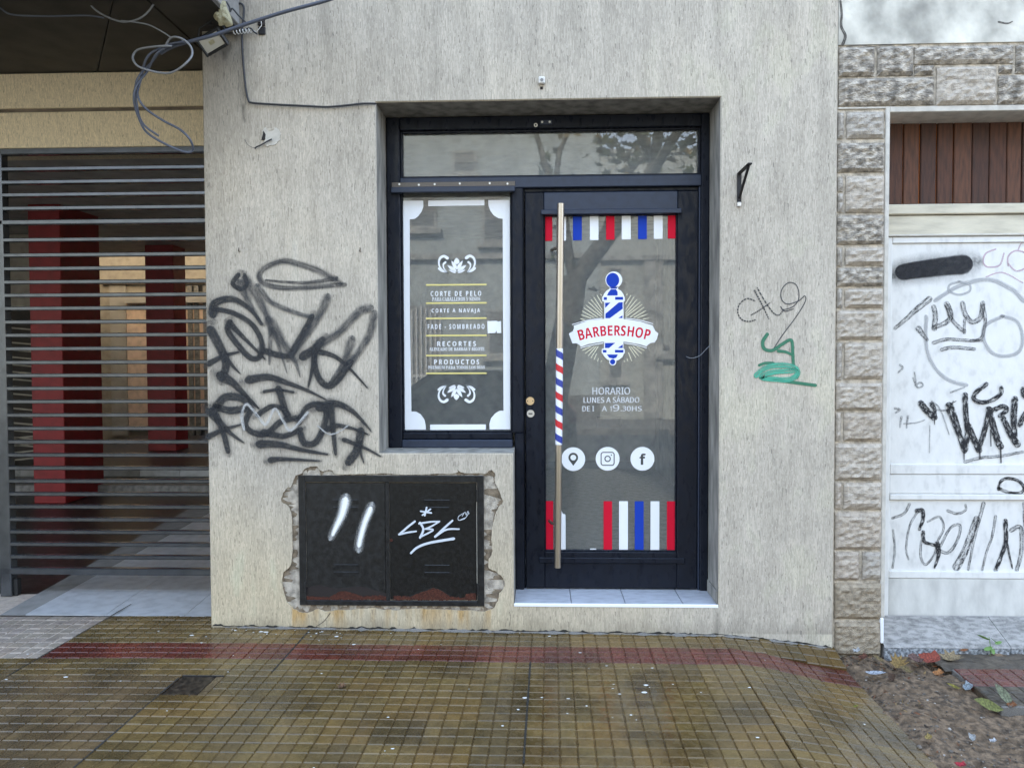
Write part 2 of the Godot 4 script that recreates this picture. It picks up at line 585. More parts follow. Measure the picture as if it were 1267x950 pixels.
	M.plastic = mat(Color(0.62, 0.60, 0.56), 0.5)
	M.foam = worn(Color(0.66, 0.60, 0.38), 0.8, grain, Vector3(10, 10, 10), hgrain, 0.5)
	M.lamp_black = mat(Color(0.012, 0.012, 0.012), 0.45)
	M.lens = mat(Color(0.48, 0.46, 0.40), 0.12)
	M.iron = worn(Color(0.020, 0.017, 0.017), 0.7, grain, Vector3(10, 10, 10))
	M.asphalt = worn(Color(0.06, 0.06, 0.06), 0.9, grain, Vector3(1, 1, 1), hgrain, 0.3)
	M.far_walk = worn(Color(0.22, 0.20, 0.17), 0.9, blotch, Vector3(0.5, 0.5, 0.5))
	M.far_wall = worn(Color(0.46, 0.50, 0.485), 0.9, soft, Vector3(0.25, 0.2, 0.25))
	M.far_wall2 = worn(Color(0.50, 0.51, 0.46), 0.9, soft, Vector3(0.25, 0.2, 0.25))
	M.far_trim = worn(Color(0.56, 0.55, 0.50), 0.9, blotch, Vector3(0.4, 0.4, 0.4))
	M.far_dark = mat(Color(0.16, 0.165, 0.16), 0.4)
	M.far_shutter = mat(Color(0.27, 0.26, 0.24), 0.6)
	M.far_iron = mat(Color(0.62, 0.62, 0.60), 0.6)
	M.bark = worn(Color(0.20, 0.18, 0.145), 0.95, blotch2, Vector3(1.5, 0.8, 1.5), hgrain, 1.0)
	M.leaf = mat(Color(0.07, 0.10, 0.025), 0.6)
	M.leaf.vertex_color_use_as_albedo = true
	M.leaf.albedo_color = Color(1, 1, 1)
	M.leaf.backlight_enabled = true
	M.leaf.backlight = Color(0.35, 0.4, 0.2)
	M.car = mat(Color(0.045, 0.055, 0.055), 0.25)
	M.car.clearcoat_enabled = true
	M.car.clearcoat = 1.0
	M.car_glass = mat(Color(0.02, 0.03, 0.03), 0.05)
	M.tyre = mat(Color(0.02, 0.02, 0.02), 0.8)
	M.rim = mat(Color(0.4, 0.4, 0.42), 0.35, 0.8)
	M.tail = mat(Color(0.4, 0.02, 0.02), 0.2)
	M.head = mat(Color(0.7, 0.7, 0.7), 0.1)
	# paints
	M.spray = spray(Color(0.022, 0.023, 0.025), "fat", 31)
	M.spray_soft = spray(Color(0.040, 0.041, 0.044), "mist", 32)
	M.spray_white = spray(Color(0.62, 0.61, 0.59), "chalk", 33)
	M.pen = spray(Color(0.035, 0.035, 0.038), "dash", 34)
	M.pen_solid = spray(Color(0.05, 0.05, 0.055), "pen", 35)
	M.green = spray(Color(0.035, 0.17, 0.095), "pen", 36)
	M.teal = spray(Color(0.065, 0.36, 0.24), "fat", 37)
	M.ink = spray(Color(0.012, 0.012, 0.014), "chip", 38)
	M.ink_flaked = spray(Color(0.02, 0.02, 0.022), "flaked", 39)
	M.ink_solid = spray(Color(0.010, 0.010, 0.013), "pen", 40)
	M.ghost = spray(Color(0.40, 0.40, 0.40), "mist", 41)
	M.pink = spray(Color(0.52, 0.36, 0.42), "mist", 42)
	M.white_spray = spray(Color(0.86, 0.86, 0.84), "over", 43)
	M.white_fat = spray(Color(0.84, 0.84, 0.82), "white", 44)
	M.marker = spray(Color(0.66, 0.70, 0.76), "pen", 45)
	M.over = spray(Color(0.035, 0.036, 0.040), "over", 47)
	M.crack = spray(Color(0.06, 0.05, 0.04), "fat", 46)


func tile_mat(c: Color, rough: float, t: Texture2D, gl: Texture2D, bump: Texture2D) -> StandardMaterial3D:
	var m := worn(c, rough, t, Vector3(2.6, 2.6, 2.6), bump, 0.02)
	m.vertex_color_use_as_albedo = true
	m.roughness_texture = gl
	m.detail_enabled = true
	m.detail_blend_mode = BaseMaterial3D.BLEND_MODE_MUL
	m.detail_uv_layer = BaseMaterial3D.DETAIL_UV_2
	m.detail_albedo = M.damp
	m.uv2_triplanar = true
	m.uv2_world_triplanar = true
	m.uv2_scale = Vector3(0.42, 0.42, 0.42)
	return m


func ground(x: float, z: float) -> float:
	var y := remap(clampf(x, -1.7, 0.9), -1.7, 0.9, 0.011, -0.013)
	if x > 0.9:
		var f := minf((x - 0.9) / 0.58, 1.3)
		y -= 0.061 * pow(f, 1.3)
		y -= 0.045 * smoothstep(0.9, 1.45, x) * smoothstep(0.0, 0.2, z)
	return y


# ------------------------------------------------------------------ first things
func _ready() -> void:
	rng.seed = 7
	var cam := Camera3D.new()
	cam.name = "camera"
	cam.fov = 53.04
	cam.near = 0.05
	cam.far = 400.0
	cam.position = Vector3(0, 1.39, 3.9)
	cam.rotation_degrees = Vector3(-1.7507, 2.0148, -0.2234)
	add_child(cam)
	cam.current = true
	var sky := ProceduralSkyMaterial.new()
	sky.sky_top_color = Color(0.57, 0.65, 0.76)
	sky.sky_horizon_color = Color(0.88, 0.90, 0.925)
	sky.sky_curve = 0.14
	sky.sky_energy_multiplier = 1.5
	sky.ground_bottom_color = Color(0.25, 0.23, 0.20)
	sky.ground_horizon_color = Color(0.55, 0.55, 0.55)
	sky.sun_angle_max = 6.0
	var e := Environment.new()
	e.background_mode = Environment.BG_SKY
	e.sky = Sky.new()
	e.sky.sky_material = sky
	e.tonemap_mode = Environment.TONE_MAPPER_LINEAR
	e.tonemap_exposure = 2.9
	e.sdfgi_enabled = true
	e.ssao_enabled = true
	e.ssil_enabled = true
	var we := WorldEnvironment.new()
	we.name = "environment"
	we.environment = e
	add_child(we)
	# the sun stands behind the shop: the front is in open shade, the houses opposite are sunlit
	var sun := DirectionalLight3D.new()
	sun.name = "sun"
	sun.light_energy = 1.6
	sun.light_color = Color(1.0, 0.95, 0.87)
	sun.light_angular_distance = 0.5
	sun.shadow_enabled = true
	add_child(sun)
	sun.look_at_from_position(Vector3(0, 20, 0), Vector3(0, 20, 0) + Vector3(0.25, -0.95, 1.0))

	materials()
	make_ground()
	make_shop()
	make_front()
	make_cabinet()
	make_flats()
	make_gate()
	make_stone_house()
	make_litter()
	make_fittings()
	make_street()


# ------------------------------------------------------------------ ground
func sheet(x0: float, x1: float, z0: float, z1: float, nx: int, nz: int, f: Callable) -> MB:
	var b := MB.new()
	for i in nx:
		for j in nz:
			var q := []
			for m in [[0, 0], [1, 0], [1, 1], [0, 1]]:
				var x := lerpf(x0, x1, float(i + m[0]) / nx)
				var z := lerpf(z0, z1, float(j + m[1]) / nz)
				q.append(Vector3(x, f.call(x, z), z))
			b.quad(q[0], q[1], q[2], q[3], Vector3(0, 1, 0))
	return b


func tile_mesh(w: float, d: float, sd: int, worn_off: float, joint := Color(0.72, 0.64, 0.55), face := 1.0, gap := 0.0017) -> ArrayMesh:
	var r := RandomNumberGenerator.new()
	r.seed = sd
	var b := MB.new()
	b.tint = joint
	b.quad(Vector3(-w / 2, -0.0045, -d / 2), Vector3(w / 2, -0.0045, -d / 2), Vector3(w / 2, -0.0045, d / 2), Vector3(-w / 2, -0.0045, d / 2), Vector3(0, 1, 0))
	for s in [-1.0, 1.0]:
		b.quad(Vector3(s * w / 2, -0.03, -d / 2), Vector3(s * w / 2, -0.0045, -d / 2), Vector3(s * w / 2, -0.0045, d / 2), Vector3(s * w / 2, -0.03, d / 2), Vector3(s, 0, 0))
		b.quad(Vector3(-w / 2, -0.03, s * d / 2), Vector3(-w / 2, -0.0045, s * d / 2), Vector3(w / 2, -0.0045, s * d / 2), Vector3(w / 2, -0.03, s * d / 2), Vector3(0, 0, s))
	for i in 3:
		for j in 3:
			var cx := (i - 1) * w / 3.0
			var cz := (j - 1) * d / 3.0
			var g := gap
			var k := 0.0030
			var y := -r.randf() * worn_off
			var hx := w / 6.0 - g
			var hz := d / 6.0 - g
			var v := r.randf_range(0.76, 1.0) * face
			b.tint = Color(v, v * r.randf_range(0.97, 1.0), v * r.randf_range(0.92, 1.0))
			var lo := []
			var hi := []
			for m in [[-1, -1], [1, -1], [1, 1], [-1, 1]]:
				lo.append(Vector3(cx + m[0] * hx, -0.0045, cz + m[1] * hz))
				hi.append(Vector3(cx + m[0] * (hx - k), y, cz + m[1] * (hz - k)))
			b.quad(hi[0], hi[1], hi[2], hi[3], Vector3(0, 1, 0))
			for q in 4:
				var o: Vector3 = lo[q] + lo[(q + 1) % 4] - Vector3(2 * cx, 0, 2 * cz)
				o.y = 0.01
				b.quad(lo[q], lo[(q + 1) % 4], hi[(q + 1) % 4], hi[q], o)
	return b.mesh()


func tile_at(u: float, v: float) -> Transform3D:
	var x := -1.19 + u - 0.015 * v
	var z := 0.205 - 0.02 * u + v
	var e := 0.05
	var y := ground(x, z)
	return Transform3D(Basis(Vector3(1, (ground(x + e, z) - ground(x - e, z)) / (2 * e), -0.02), Vector3(0, 1, 0), Vector3(-0.015, (ground(x, z + e) - ground(x, z - e)) / (2 * e), 1)), Vector3(x, y, z))


func make_ground() -> void:
	var base := struct("pavement", sheet(-9.0, 1.462, -0.2, 5.6, 260, 60, func(x, z): return ground(x, z) - 0.017), M.grout)
	var w := 0.1915
	var d := 0.1955
	var meshes := []
	for i in 6:
		meshes.append(tile_mesh(w, d, 100 + i, 0.0012))
	var pale := []
	for i in 4:
		pale.append(tile_mesh(w, d, 140 + i, 0.003, Color(1.0, 0.99, 0.97), 0.58, 0.0036))
	for k in range(-12, 14):
		for j in range(-2, 8):
			if j == -2 and k > -3:
				continue
			if k == -2 and j == 2:
				continue
			var u := (k + 0.5) * w
			var v := (j + 0.5) * d
			var m: Material
			var dry := k < -6 - (1 if j > 0 else 0)
			if dry and j < 3:
				m = M.dry[rng.randi() % 3]
			elif dry:
				m = M.brown[rng.randi() % 3] if rng.randf() < 0.6 else M.dry[rng.randi() % 3]
			elif j == 0:
				m = M.crimson[rng.randi() % 3]
			elif k < -2 and j >= 2:
				m = M.brown[rng.randi() % 3]
			else:
				m = M.ochre[rng.randi() % 5]
			var o := put("tile", pale[rng.randi() % 4] if m in M.dry else meshes[rng.randi() % 6], m, base)
			var t := tile_at(u, v)
			var turn := Basis.from_euler(Vector3(rng.randf_range(-0.006, 0.006), rng.randf_range(-0.006, 0.006), rng.randf_range(-0.006, 0.006)))
			o.transform = Transform3D(t.basis * turn, t.origin + Vector3(0, rng.randf_range(-0.0015, 0.0012), 0))
	# the square lid and the cement patch beside it
	var lt := tile_at(-1.5 * w, 2.5 * d)
	var lid := put("drain_lid", one_box(Vector3(-0.092, -0.02, -0.094), Vector3(0.058, -0.004, 0.094), 0.002).mesh(), M.lid, base, "dark smooth drain lid set in the tiles")
	lid.transform = lt
	var lip := put("lid_edge", one_box(Vector3(-0.093, -0.02, -0.0975), Vector3(0.094, 0.001, -0.0945), 0.001).mesh(), M.iron, base)
	lip.transform = lt
	var patch := put("cement_patch", one_box(Vector3(0.060, -0.02, -0.094), Vector3(0.094, -0.003, 0.094), 0.002).mesh(), M.brown[0], base)
	patch.transform = lt
	# the rest of the pavement, away from the picture: one mass of the same tiles
	var mm := MultiMesh.new()
	mm.transform_format = MultiMesh.TRANSFORM_3D
	mm.mesh = meshes[0]
	var where := []
	for k in range(-38, 14):
		for j in range(-1, 27):
			if k >= -12 and j < 8:
				continue
			where.append(tile_at((k + 0.5) * w, (j + 0.5) * d))
	mm.instance_count = where.size()
	for i in where.size():
		mm.set_instance_transform(i, where[i])
	var far := MultiMeshInstance3D.new()
	far.name = "tile_field"
	far.multimesh = mm
	far.material_override = M.ochre[0]
	far.set_meta("kind", "stuff")
	base.add_child(far, true)
	# wide dark joints between the slabs of tiles
	for a in [[-1.19, -0.19, 0.55], [-2.339, -0.39, 0.62], [-0.0410, 0.40, 1.3], [-1.573, 0.62, 1.4]]:
		var b := MB.new()
		for i in 10:
			var z0 := lerpf(a[1], a[2], i / 10.0)
			var z1 := lerpf(a[1], a[2], (i + 1) / 10.0)
			var p := tile_at(a[0] + 1.19, z0 - 0.205).origin
			var q := tile_at(a[0] + 1.19, z1 - 0.205).origin
			var h := Vector3(0.0035 + 0.001 * sin(i * 2.1), 0, 0)
			b.quad(p - h, p + h, q + h, q - h, Vector3(0, 1, 0))
		var o := build("open_joint", b, M.gap, base)
		o.position.y = -0.0008
	# the right hand side: bare earth where the pavement is missing
	var n := noise(4.0, 4, FastNoiseLite.TYPE_SIMPLEX_SMOOTH, 51)
	var n2 := noise(22.0, 3, FastNoiseLite.TYPE_SIMPLEX_SMOOTH, 52)
	var earth := func(x, z):
		var y := -0.118 + 0.035 * n.get_noise_2d(x, z) + 0.012 * n2.get_noise_2d(x, z)
		y -= 0.02 * smoothstep(1.60, 1.47, x)
		y += 0.03 * smoothstep(0.10, 0.0, z) * smoothstep(1.9, 2.2, x)
		return y
	var dirt := struct("bare_earth", sheet(1.38, 4.6, -0.05, 2.6, 130, 110, earth), M.dirt)
	dirt.set_meta("label", "bare brown earth where pavement tiles are missing")
	struct("earth_beyond", sheet(1.38, 12.0, 2.6, 5.6, 20, 8, func(_x, _z): return -0.12), M.dirt)
	struct("earth_beside", sheet(4.6, 12.0, -0.05, 2.6, 20, 8, func(_x, _z): return -0.12), M.dirt)
	# a leftover slab of tiles in front of the stone house
	var slab := struct("pavement_remnant", one_box(Vector3(1.965, -0.14, 0.20), Vector3(4.4, -0.0905, 0.60), 0.004), M.cement)
	for k in 12:
		for j in 2:
			var o := put("tile", meshes[(k + j) % 6], (M.crimson[(k * 2 + j) % 3] if j == 0 else M.dusty[k % 2]), slab)
			o.transform = Transform3D(Basis(Vector3(1, 0, 0.004), Vector3(0, 1, 0), Vector3(-0.07, 0, 1)), Vector3(2.062 + k * w - 0.014 * j, -0.085 + rng.randf_range(-0.001, 0.001), 0.30 + j * d))
	var bed := struct("rubble_strip", sheet(1.93, 4.4, 0.0, 0.21, 60, 10, func(x, z): return -0.092 + 0.012 * n2.get_noise_2d(x, z)), M.dusty[0])
	bed.set_meta("label", "dusty beige strip between marble threshold and red tiles")
	# pebbles and crumbs on the earth
	var pm := MB.new()
	pm.lathe([[0.0, 0.5], [0.42, 0.3], [0.55, 0.0], [0.4, -0.3], [0.0, -0.4]], 6)
	var mm2 := MultiMesh.new()
	mm2.transform_format = MultiMesh.TRANSFORM_3D
	mm2.use_colors = true
	mm2.mesh = pm.mesh()
	mm2.instance_count = 900
	for i in 900:
		var x := 1.47 + absf(rng.randfn()) * 0.25 if i % 3 == 0 else rng.randf_range(1.48, 3.0)
		var z := rng.randf_range(0.0, 1.7)
		if x > 1.95 and z < 0.62:
			z += 0.65
		var sc := rng.randf_range(0.004, 0.011) * (2.0 if rng.randf() < 0.06 else 1.0)
		mm2.set_instance_transform(i, Transform3D(Basis.from_euler(Vector3(rng.randf() * 6, rng.randf() * 6, rng.randf() * 6)).scaled(Vector3(sc, sc * 0.7, sc)), Vector3(x, earth.call(x, z) + sc * 0.2, z)))
		var g := rng.randf_range(0.35, 1.0)
		mm2.set_instance_color(i, Color(g, g * 0.93, g * 0.86) if rng.randf() < 0.9 else Color(2.0, 2.0, 2.0))
	M.pebble.vertex_color_use_as_albedo = true
	var peb := MultiMeshInstance3D.new()
	peb.name = "crumbs_of_stone"
	peb.multimesh = mm2
	peb.material_override = M.pebble
	peb.set_meta("kind", "stuff")
	peb.set_meta("label", "small stones and crumbs strewn on the bare earth")
	add_child(peb, true)
	var tm := MB.new()
	tm.quad(Vector3(-0.5, 0, -0.2), Vector3(0.4, 0.05, -0.3), Vector3(0.55, 0.12, 0.15), Vector3(-0.35, 0.1, 0.25), Vector3(0, 1, 0))
	tm.tri(Vector3(0.4, 0.05, -0.3), Vector3(0.8, 0.0, 0.0), Vector3(0.55, 0.12, 0.15), Vector3(0, 1, 0))
	var mm4 := MultiMesh.new()
	mm4.transform_format = MultiMesh.TRANSFORM_3D
	mm4.use_colors = true
	mm4.mesh = tm.mesh()
	mm4.instance_count = 420
	for i in 420:
		var x := 1.47 + absf(rng.randfn(0, 0.10))
		var z := rng.randf_range(0.0, 1.5)
		if i % 3 == 0:
			x = rng.randf_range(1.5, 2.0)
			z = absf(rng.randfn(0.04, 0.10))
		elif i % 3 == 1:
			x = rng.randf_range(1.5, 2.6)
			z = rng.randf_range(0.1, 1.4)
			if x > 1.95 and z < 0.62:
				z += 0.62
		var sc := rng.randf_range(0.008, 0.024)
		mm4.set_instance_transform(i, Transform3D(Basis.from_euler(Vector3(rng.randfn(0, 0.35), rng.randf() * 6.28, rng.randfn(0, 0.35))).scaled_local(Vector3(sc, sc, sc * rng.randf_range(0.25, 1.0))), Vector3(x, earth.call(x, z) + sc * 0.15, z)))
		var k := rng.randf_range(0.4, 1.0)
		mm4.set_instance_color(i, [Color(0.20, 0.11, 0.05), Color(0.09, 0.05, 0.03), Color(0.26, 0.17, 0.07), Color(0.05, 0.035, 0.025), Color(0.28, 0.10, 0.04)][rng.randi() % 5] * k)
	var bm := mat(Color(1, 1, 1), 0.9)
	bm.vertex_color_use_as_albedo = true
	var bits := MultiMeshInstance3D.new()
	bits.name = "leaf_crumbs"
	bits.multimesh = mm4
	bits.material_override = bm
	bits.set_meta("kind", "stuff")
	bits.set_meta("label", "brown leaf crumbs and twigs along the broken pavement edge")
	add_child(bits, true)
	# pale droppings and scraps on the tiles
	var fm := MB.new()
	fm.lathe([[0.0, 0.25], [0.4, 0.2], [0.55, 0.0]], 7)
	var mm3 := MultiMesh.new()
	mm3.transform_format = MultiMesh.TRANSFORM_3D
	mm3.mesh = fm.mesh()
	mm3.instance_count = 80
	for i in 80:
		var x := rng.randf_range(-2.5, 1.4)
		var z := rng.randf_range(0.02, 1.5)
		if i < 50:
			x = rng.randfn(-1.35, 0.3) if i < 30 else rng.randfn(0.2, 0.3)
			z = absf(rng.randfn(0.0, 0.10)) + 0.02 if i < 30 else rng.randf_range(0.4, 1.0)
		x = clampf(x, -2.6, 1.42)
		var sc := rng.randf_range(0.004, 0.010) * (1.9 if rng.randf() < 0.12 else 1.0)
		mm3.set_instance_transform(i, Transform3D(Basis(Vector3.UP, rng.randf() * 6.28).scaled(Vector3(sc * rng.randf_range(0.8, 1.8), sc * 0.3, sc)), Vector3(x, ground(x, z) + 0.0008, z)))
	var fl := MultiMeshInstance3D.new()
	fl.name = "pale_droppings"
	fl.multimesh = mm3
	fl.material_override = M.fleck
	fl.set_meta("kind", "stuff")
	fl.set_meta("label", "pale droppings and scraps scattered on the tiles")
	add_child(fl, true)


# ------------------------------------------------------------------ the barbershop
func peel_outline() -> PackedVector2Array:
	var p := pv([-1.2549, 0.8047, -1.2229, 0.8153, -1.1993, 0.8406, -1.1483, 0.8512, -1.1168, 0.826, -1.0618, 0.8303, -1.0324, 0.8103, -0.8108, 0.8148, -0.7844, 0.8274, -0.7687, 0.8106, -0.4456, 0.8152, -0.4173, 0.831, -0.3892, 0.8153, -0.2764, 0.8165, -0.2451, 0.8312, -0.2243, 0.8145, -0.2245, 0.7643, -0.1885, 0.6703, -0.22, 0.623, -0.2466, 0.5023, -0.2418, 0.4183, -0.2631, 0.334, -0.211, 0.3028, -0.1746, 0.2503, -0.2062, 0.1974, -0.2274, 0.134, -0.28, 0.1061, -0.4164, 0.1114, -0.627, 0.1141, -0.775, 0.1076, -0.8913, 0.1174, -1.0827, 0.1, -1.1464, 0.1102, -1.2106, 0.0884, -1.2637, 0.1039, -1.3059, 0.1473, -1.3316, 0.2217, -1.3253, 0.2962, -1.2819, 0.3496, -1.2747, 0.4982, -1.2837, 0.6252, -1.331, 0.6673, -1.3144, 0.7202, -1.2746, 0.752])
	p.append(p[0])
	var q := smooth(p, 4)
	q.remove_at(q.size() - 1)
	var n := noise(40.0, 2, FastNoiseLite.TYPE_SIMPLEX_SMOOTH, 61)
	for i in q.size():
		q[i] += Vector2(n.get_noise_2d(q[i].x, q[i].y), n.get_noise_2d(q[i].y + 9.0, q[i].x)) * 0.006
	return rough(q, 0.002, 0.005)


func make_shop() -> void:
	var shop := thing("barbershop_building", "grey ribbed plaster barbershop front covered in black graffiti tags", "building")
	var x0 := -1.709
	var x1 := 1.483
	var ol := -0.82
	var om := -0.132
	var orr := 0.907
	var top := 2.695
	var sill := 0.918
	var stp := 0.142
	var roof := 6.4
	var c := 0.006
	var f := MB.new()
	# the face, left of the opening, above, right and below; edges of the opening are eased by c
	f.quad(Vector3(x0 + c, sill - c, 0), Vector3(ol - c, sill - c, 0), Vector3(ol - c, top + c, 0), Vector3(x0 + c, top + c, 0), Vector3(0, 0, 1))
	f.quad(Vector3(x0 + c, top + c, 0), Vector3(x1 - c, top + c, 0), Vector3(x1 - c, roof, 0), Vector3(x0 + c, roof, 0), Vector3(0, 0, 1))
	f.quad(Vector3(orr + c, -0.3, 0), Vector3(x1 - c, -0.3, 0), Vector3(x1 - c, top + c, 0), Vector3(orr + c, top + c, 0), Vector3(0, 0, 1))
	f.quad(Vector3(om - c, -0.3, 0), Vector3(orr + c, -0.3, 0), Vector3(orr + c, stp - c, 0), Vector3(om - c, stp - c, 0), Vector3(0, 0, 1))
	# round the peeled patch: a cell with a hole, cut in two
	var peel := peel_outline()
	var cell := rect(x0 + c, -0.3, om - c, sill - c)
	var mid := -0.76
	for half in [rect(x0 + c, -0.3, mid, sill - c), rect(mid, -0.3, om - c, sill - c)]:
		for piece in Geometry2D.clip_polygons(half, peel):
			f.plate(piece, 0, 0, false)
	for i in peel.size():
		var a := peel[i]
		var b := peel[(i + 1) % peel.size()]
		f.quad(Vector3(a.x, a.y, 0), Vector3(b.x, b.y, 0), Vector3(b.x, b.y, -0.009), Vector3(a.x, a.y, -0.009), Vector3(-0.7 - (a.x + b.x) / 2, 0.47 - (a.y + b.y) / 2, 0.0))
	# eased edges
	var z := -c
	f.quad(Vector3(ol - c, sill - c, 0), Vector3(ol, sill, z), Vector3(ol, top, z), Vector3(ol - c, top + c, 0), Vector3(1, 0, 1))
	f.quad(Vector3(orr + c, stp - c, 0), Vector3(orr, stp, z), Vector3(orr, top, z), Vector3(orr + c, top + c, 0), Vector3(-1, 0, 1))
	f.quad(Vector3(ol - c, top + c, 0), Vector3(ol, top, z), Vector3(orr, top, z), Vector3(orr + c, top + c, 0), Vector3(0, -1, 1))
	f.quad(Vector3(ol - c, sill - c, 0), Vector3(ol, sill, z), Vector3(om, sill, z), Vector3(om - c, sill - c, 0), Vector3(0, 1, 1))
	f.quad(Vector3(om - c, stp - c, 0), Vector3(om, stp, z), Vector3(om, sill, z), Vector3(om - c, sill - c, 0), Vector3(1, 0, 1))
	f.quad(Vector3(om - c, stp - c, 0), Vector3(om, stp, z), Vector3(orr, stp, z), Vector3(orr + c, stp - c, 0), Vector3(0, 1, 1))
	f.quad(Vector3(x0 + c, -0.3, 0), Vector3(x0, -0.3, z), Vector3(x0, roof, z), Vector3(x0 + c, roof, 0), Vector3(-1, 0, 1))
	f.quad(Vector3(x1 - c, -0.3, 0), Vector3(x1, -0.3, z), Vector3(x1, roof, z), Vector3(x1 - c, roof, 0), Vector3(1, 0, 1))
	f.quad(Vector3(x0, -0.3, z), Vector3(x0, -0.3, -7.0), Vector3(x0, roof, -7.0), Vector3(x0, roof, z), Vector3(-1, 0, 0))
	f.quad(Vector3(x1, -0.3, z), Vector3(x1, -0.3, -7.0), Vector3(x1, roof, -7.0), Vector3(x1, roof, z), Vector3(1, 0, 0))
	f.quad(Vector3(x0, roof, 0), Vector3(x1, roof, 0), Vector3(x1, roof, -7.0), Vector3(x0, roof, -7.0), Vector3(0, 1, 0))
	f.quad(Vector3(x0, -0.3, -7.0), Vector3(x1, -0.3, -7.0), Vector3(x1, roof, -7.0), Vector3(x0, roof, -7.0), Vector3(0, 0, -1))
	build("wall", f, M.plaster, shop)
	# reveals of the opening, going back to the frame
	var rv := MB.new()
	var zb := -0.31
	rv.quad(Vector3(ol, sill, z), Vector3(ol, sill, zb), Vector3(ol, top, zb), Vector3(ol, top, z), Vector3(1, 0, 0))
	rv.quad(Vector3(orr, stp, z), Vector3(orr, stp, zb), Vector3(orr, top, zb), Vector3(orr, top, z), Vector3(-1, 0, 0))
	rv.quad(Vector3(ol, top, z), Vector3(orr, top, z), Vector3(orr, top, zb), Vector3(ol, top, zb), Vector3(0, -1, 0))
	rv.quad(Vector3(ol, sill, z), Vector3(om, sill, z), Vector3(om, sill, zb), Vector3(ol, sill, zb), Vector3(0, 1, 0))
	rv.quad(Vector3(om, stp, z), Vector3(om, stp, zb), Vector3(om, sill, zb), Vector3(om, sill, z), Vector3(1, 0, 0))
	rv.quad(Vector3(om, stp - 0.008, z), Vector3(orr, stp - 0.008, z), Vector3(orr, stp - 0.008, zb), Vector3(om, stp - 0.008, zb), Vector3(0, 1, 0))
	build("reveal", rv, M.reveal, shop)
	# the peeled patch round the cabinet, a little lower than the plaster
	var pl := MB.new()
	pl.plate(rect(-1.42, 0.02, -0.14, 0.90), 0, -0.009, false)
	build("peeled_patch", pl, M.peel, shop, "brown peeled patch of plaster round the black cabinet")
	var pd: MB = null
	var rim := noise(16.0, 3, FastNoiseLite.TYPE_SIMPLEX, 64)
	var inner := PackedVector2Array()
	for q in peel:
		var cc := Vector2(clampf(q.x, -1.23, -0.31), clampf(q.y, 0.15, 0.79))
		inner.append(q.lerp(cc, clampf(0.34 + 0.8 * rim.get_noise_2d(q.x, q.y), 0.06, 0.75)))
	for i in peel.size():
		var a := peel[i]
		var b := peel[(i + 1) % peel.size()]
		if sin(i * 0.31) + 0.6 * sin(i * 0.11 + 1.0) < -0.75:
			if pd:
				build("damp_rim", pd, M.peel_dark, shop)
			pd = null
			continue
		if pd == null:
			pd = MB.new()
		pd.quad(Vector3(a.x, a.y, -0.0075), Vector3(b.x, b.y, -0.0075), Vector3(inner[(i + 1) % peel.size()].x, inner[(i + 1) % peel.size()].y, -0.0082), Vector3(inner[i].x, inner[i].y, -0.0082), Vector3(0, 0, 1))
	if pd:
		build("damp_rim", pd, M.peel_dark, shop)
	# door step of white tiles with a white nosing, and the tile skirting at its right end
	var xs := [-0.131, 0.163, 0.439, 0.732, 0.906]
	for i in 4:
		build("step_tile", one_box(Vector3(xs[i] + 0.0015, 0.125, -0.30), Vector3(xs[i + 1] - 0.0015, 0.146, -0.010), 0.002), M.step, shop)
	build("step_nosing", one_box(Vector3(-0.131, 0.131, -0.0095), Vector3(0.906, 0.147, 0.003), 0.002), M.white, shop)
	build("skirting_tile", one_box(Vector3(0.899, 0.1475, -0.228), Vector3(0.9065, 0.212, -0.010), 0.002), M.reveal, shop)
	# inside of the shop, dim behind the glass
	build("inner_floor", one_box(Vector3(-1.70, 0.02, -5.0), Vector3(1.47, 0.135, -0.315)), M.hall_step, shop)
	var room := MB.new()
	room.box(Vector3(-1.70, 0.135, -5.2), Vector3(1.47, 2.95, -5.0))
	room.box(Vector3(-1.70, 0.135, -5.0), Vector3(-1.58, 2.95, -0.32))
	room.box(Vector3(1.34, 0.135, -5.0), Vector3(1.47, 2.95, -0.32))
	room.box(Vector3(-1.58, 2.80, -5.0), Vector3(1.34, 2.95, -0.32))
	room.box(Vector3(-1.58, 0.135, -0.40), Vector3(ol - 0.01, 2.80, -0.32))
	room.box(Vector3(orr + 0.01, 0.135, -0.40), Vector3(1.34, 2.80, -0.32))
	room.box(Vector3(ol - 0.01, 0.135, -0.40), Vector3(om - 0.01, sill - 0.01, -0.32))
	build("inner_wall", room, worn(Color(0.70, 0.69, 0.62), 0.9, M.reveal.albedo_texture, Vector3(0.6, 0.6, 0.6)), shop)
	build("inner_skirting", one_box(Vector3(-1.58, 0.135, -5.0), Vector3(1.34, 0.22, -4.985)), M.concrete, shop)
	build("socket_plate", one_box(Vector3(0.66, 0.62, -5.0), Vector3(0.95, 0.74, -4.97), 0.01), M.concrete, shop)
	build("cement_fillet", foot_fillet(), M.cement, shop)
	build("foot_gap", foot_gap(), M.gap, shop)
	tags(shop)


func foot_fillet() -> MB:
	var b := MB.new()
	var n := noise(9.0, 3, FastNoiseLite.TYPE_SIMPLEX_SMOOTH, 71)
	var k := 150
	for i in k:
		var q := []
		for m in [0, 1]:
			var x := lerpf(-1.705, 1.478, float(i + m) / k)
			var w := maxf(0.0, 0.007 + 0.022 * n.get_noise_2d(x, 0.0) + 0.010 * n.get_noise_2d(x * 4.0, 5.0))
			q.append([Vector3(x, ground(x, 0) + 0.003 + w * 0.55, 0.001), Vector3(x, ground(x, w) + 0.0012, 0.002 + w * 1.1)])
		b.quad(q[0][0], q[1][0], q[1][1], q[0][1], Vector3(0, 1, 1))
	return b


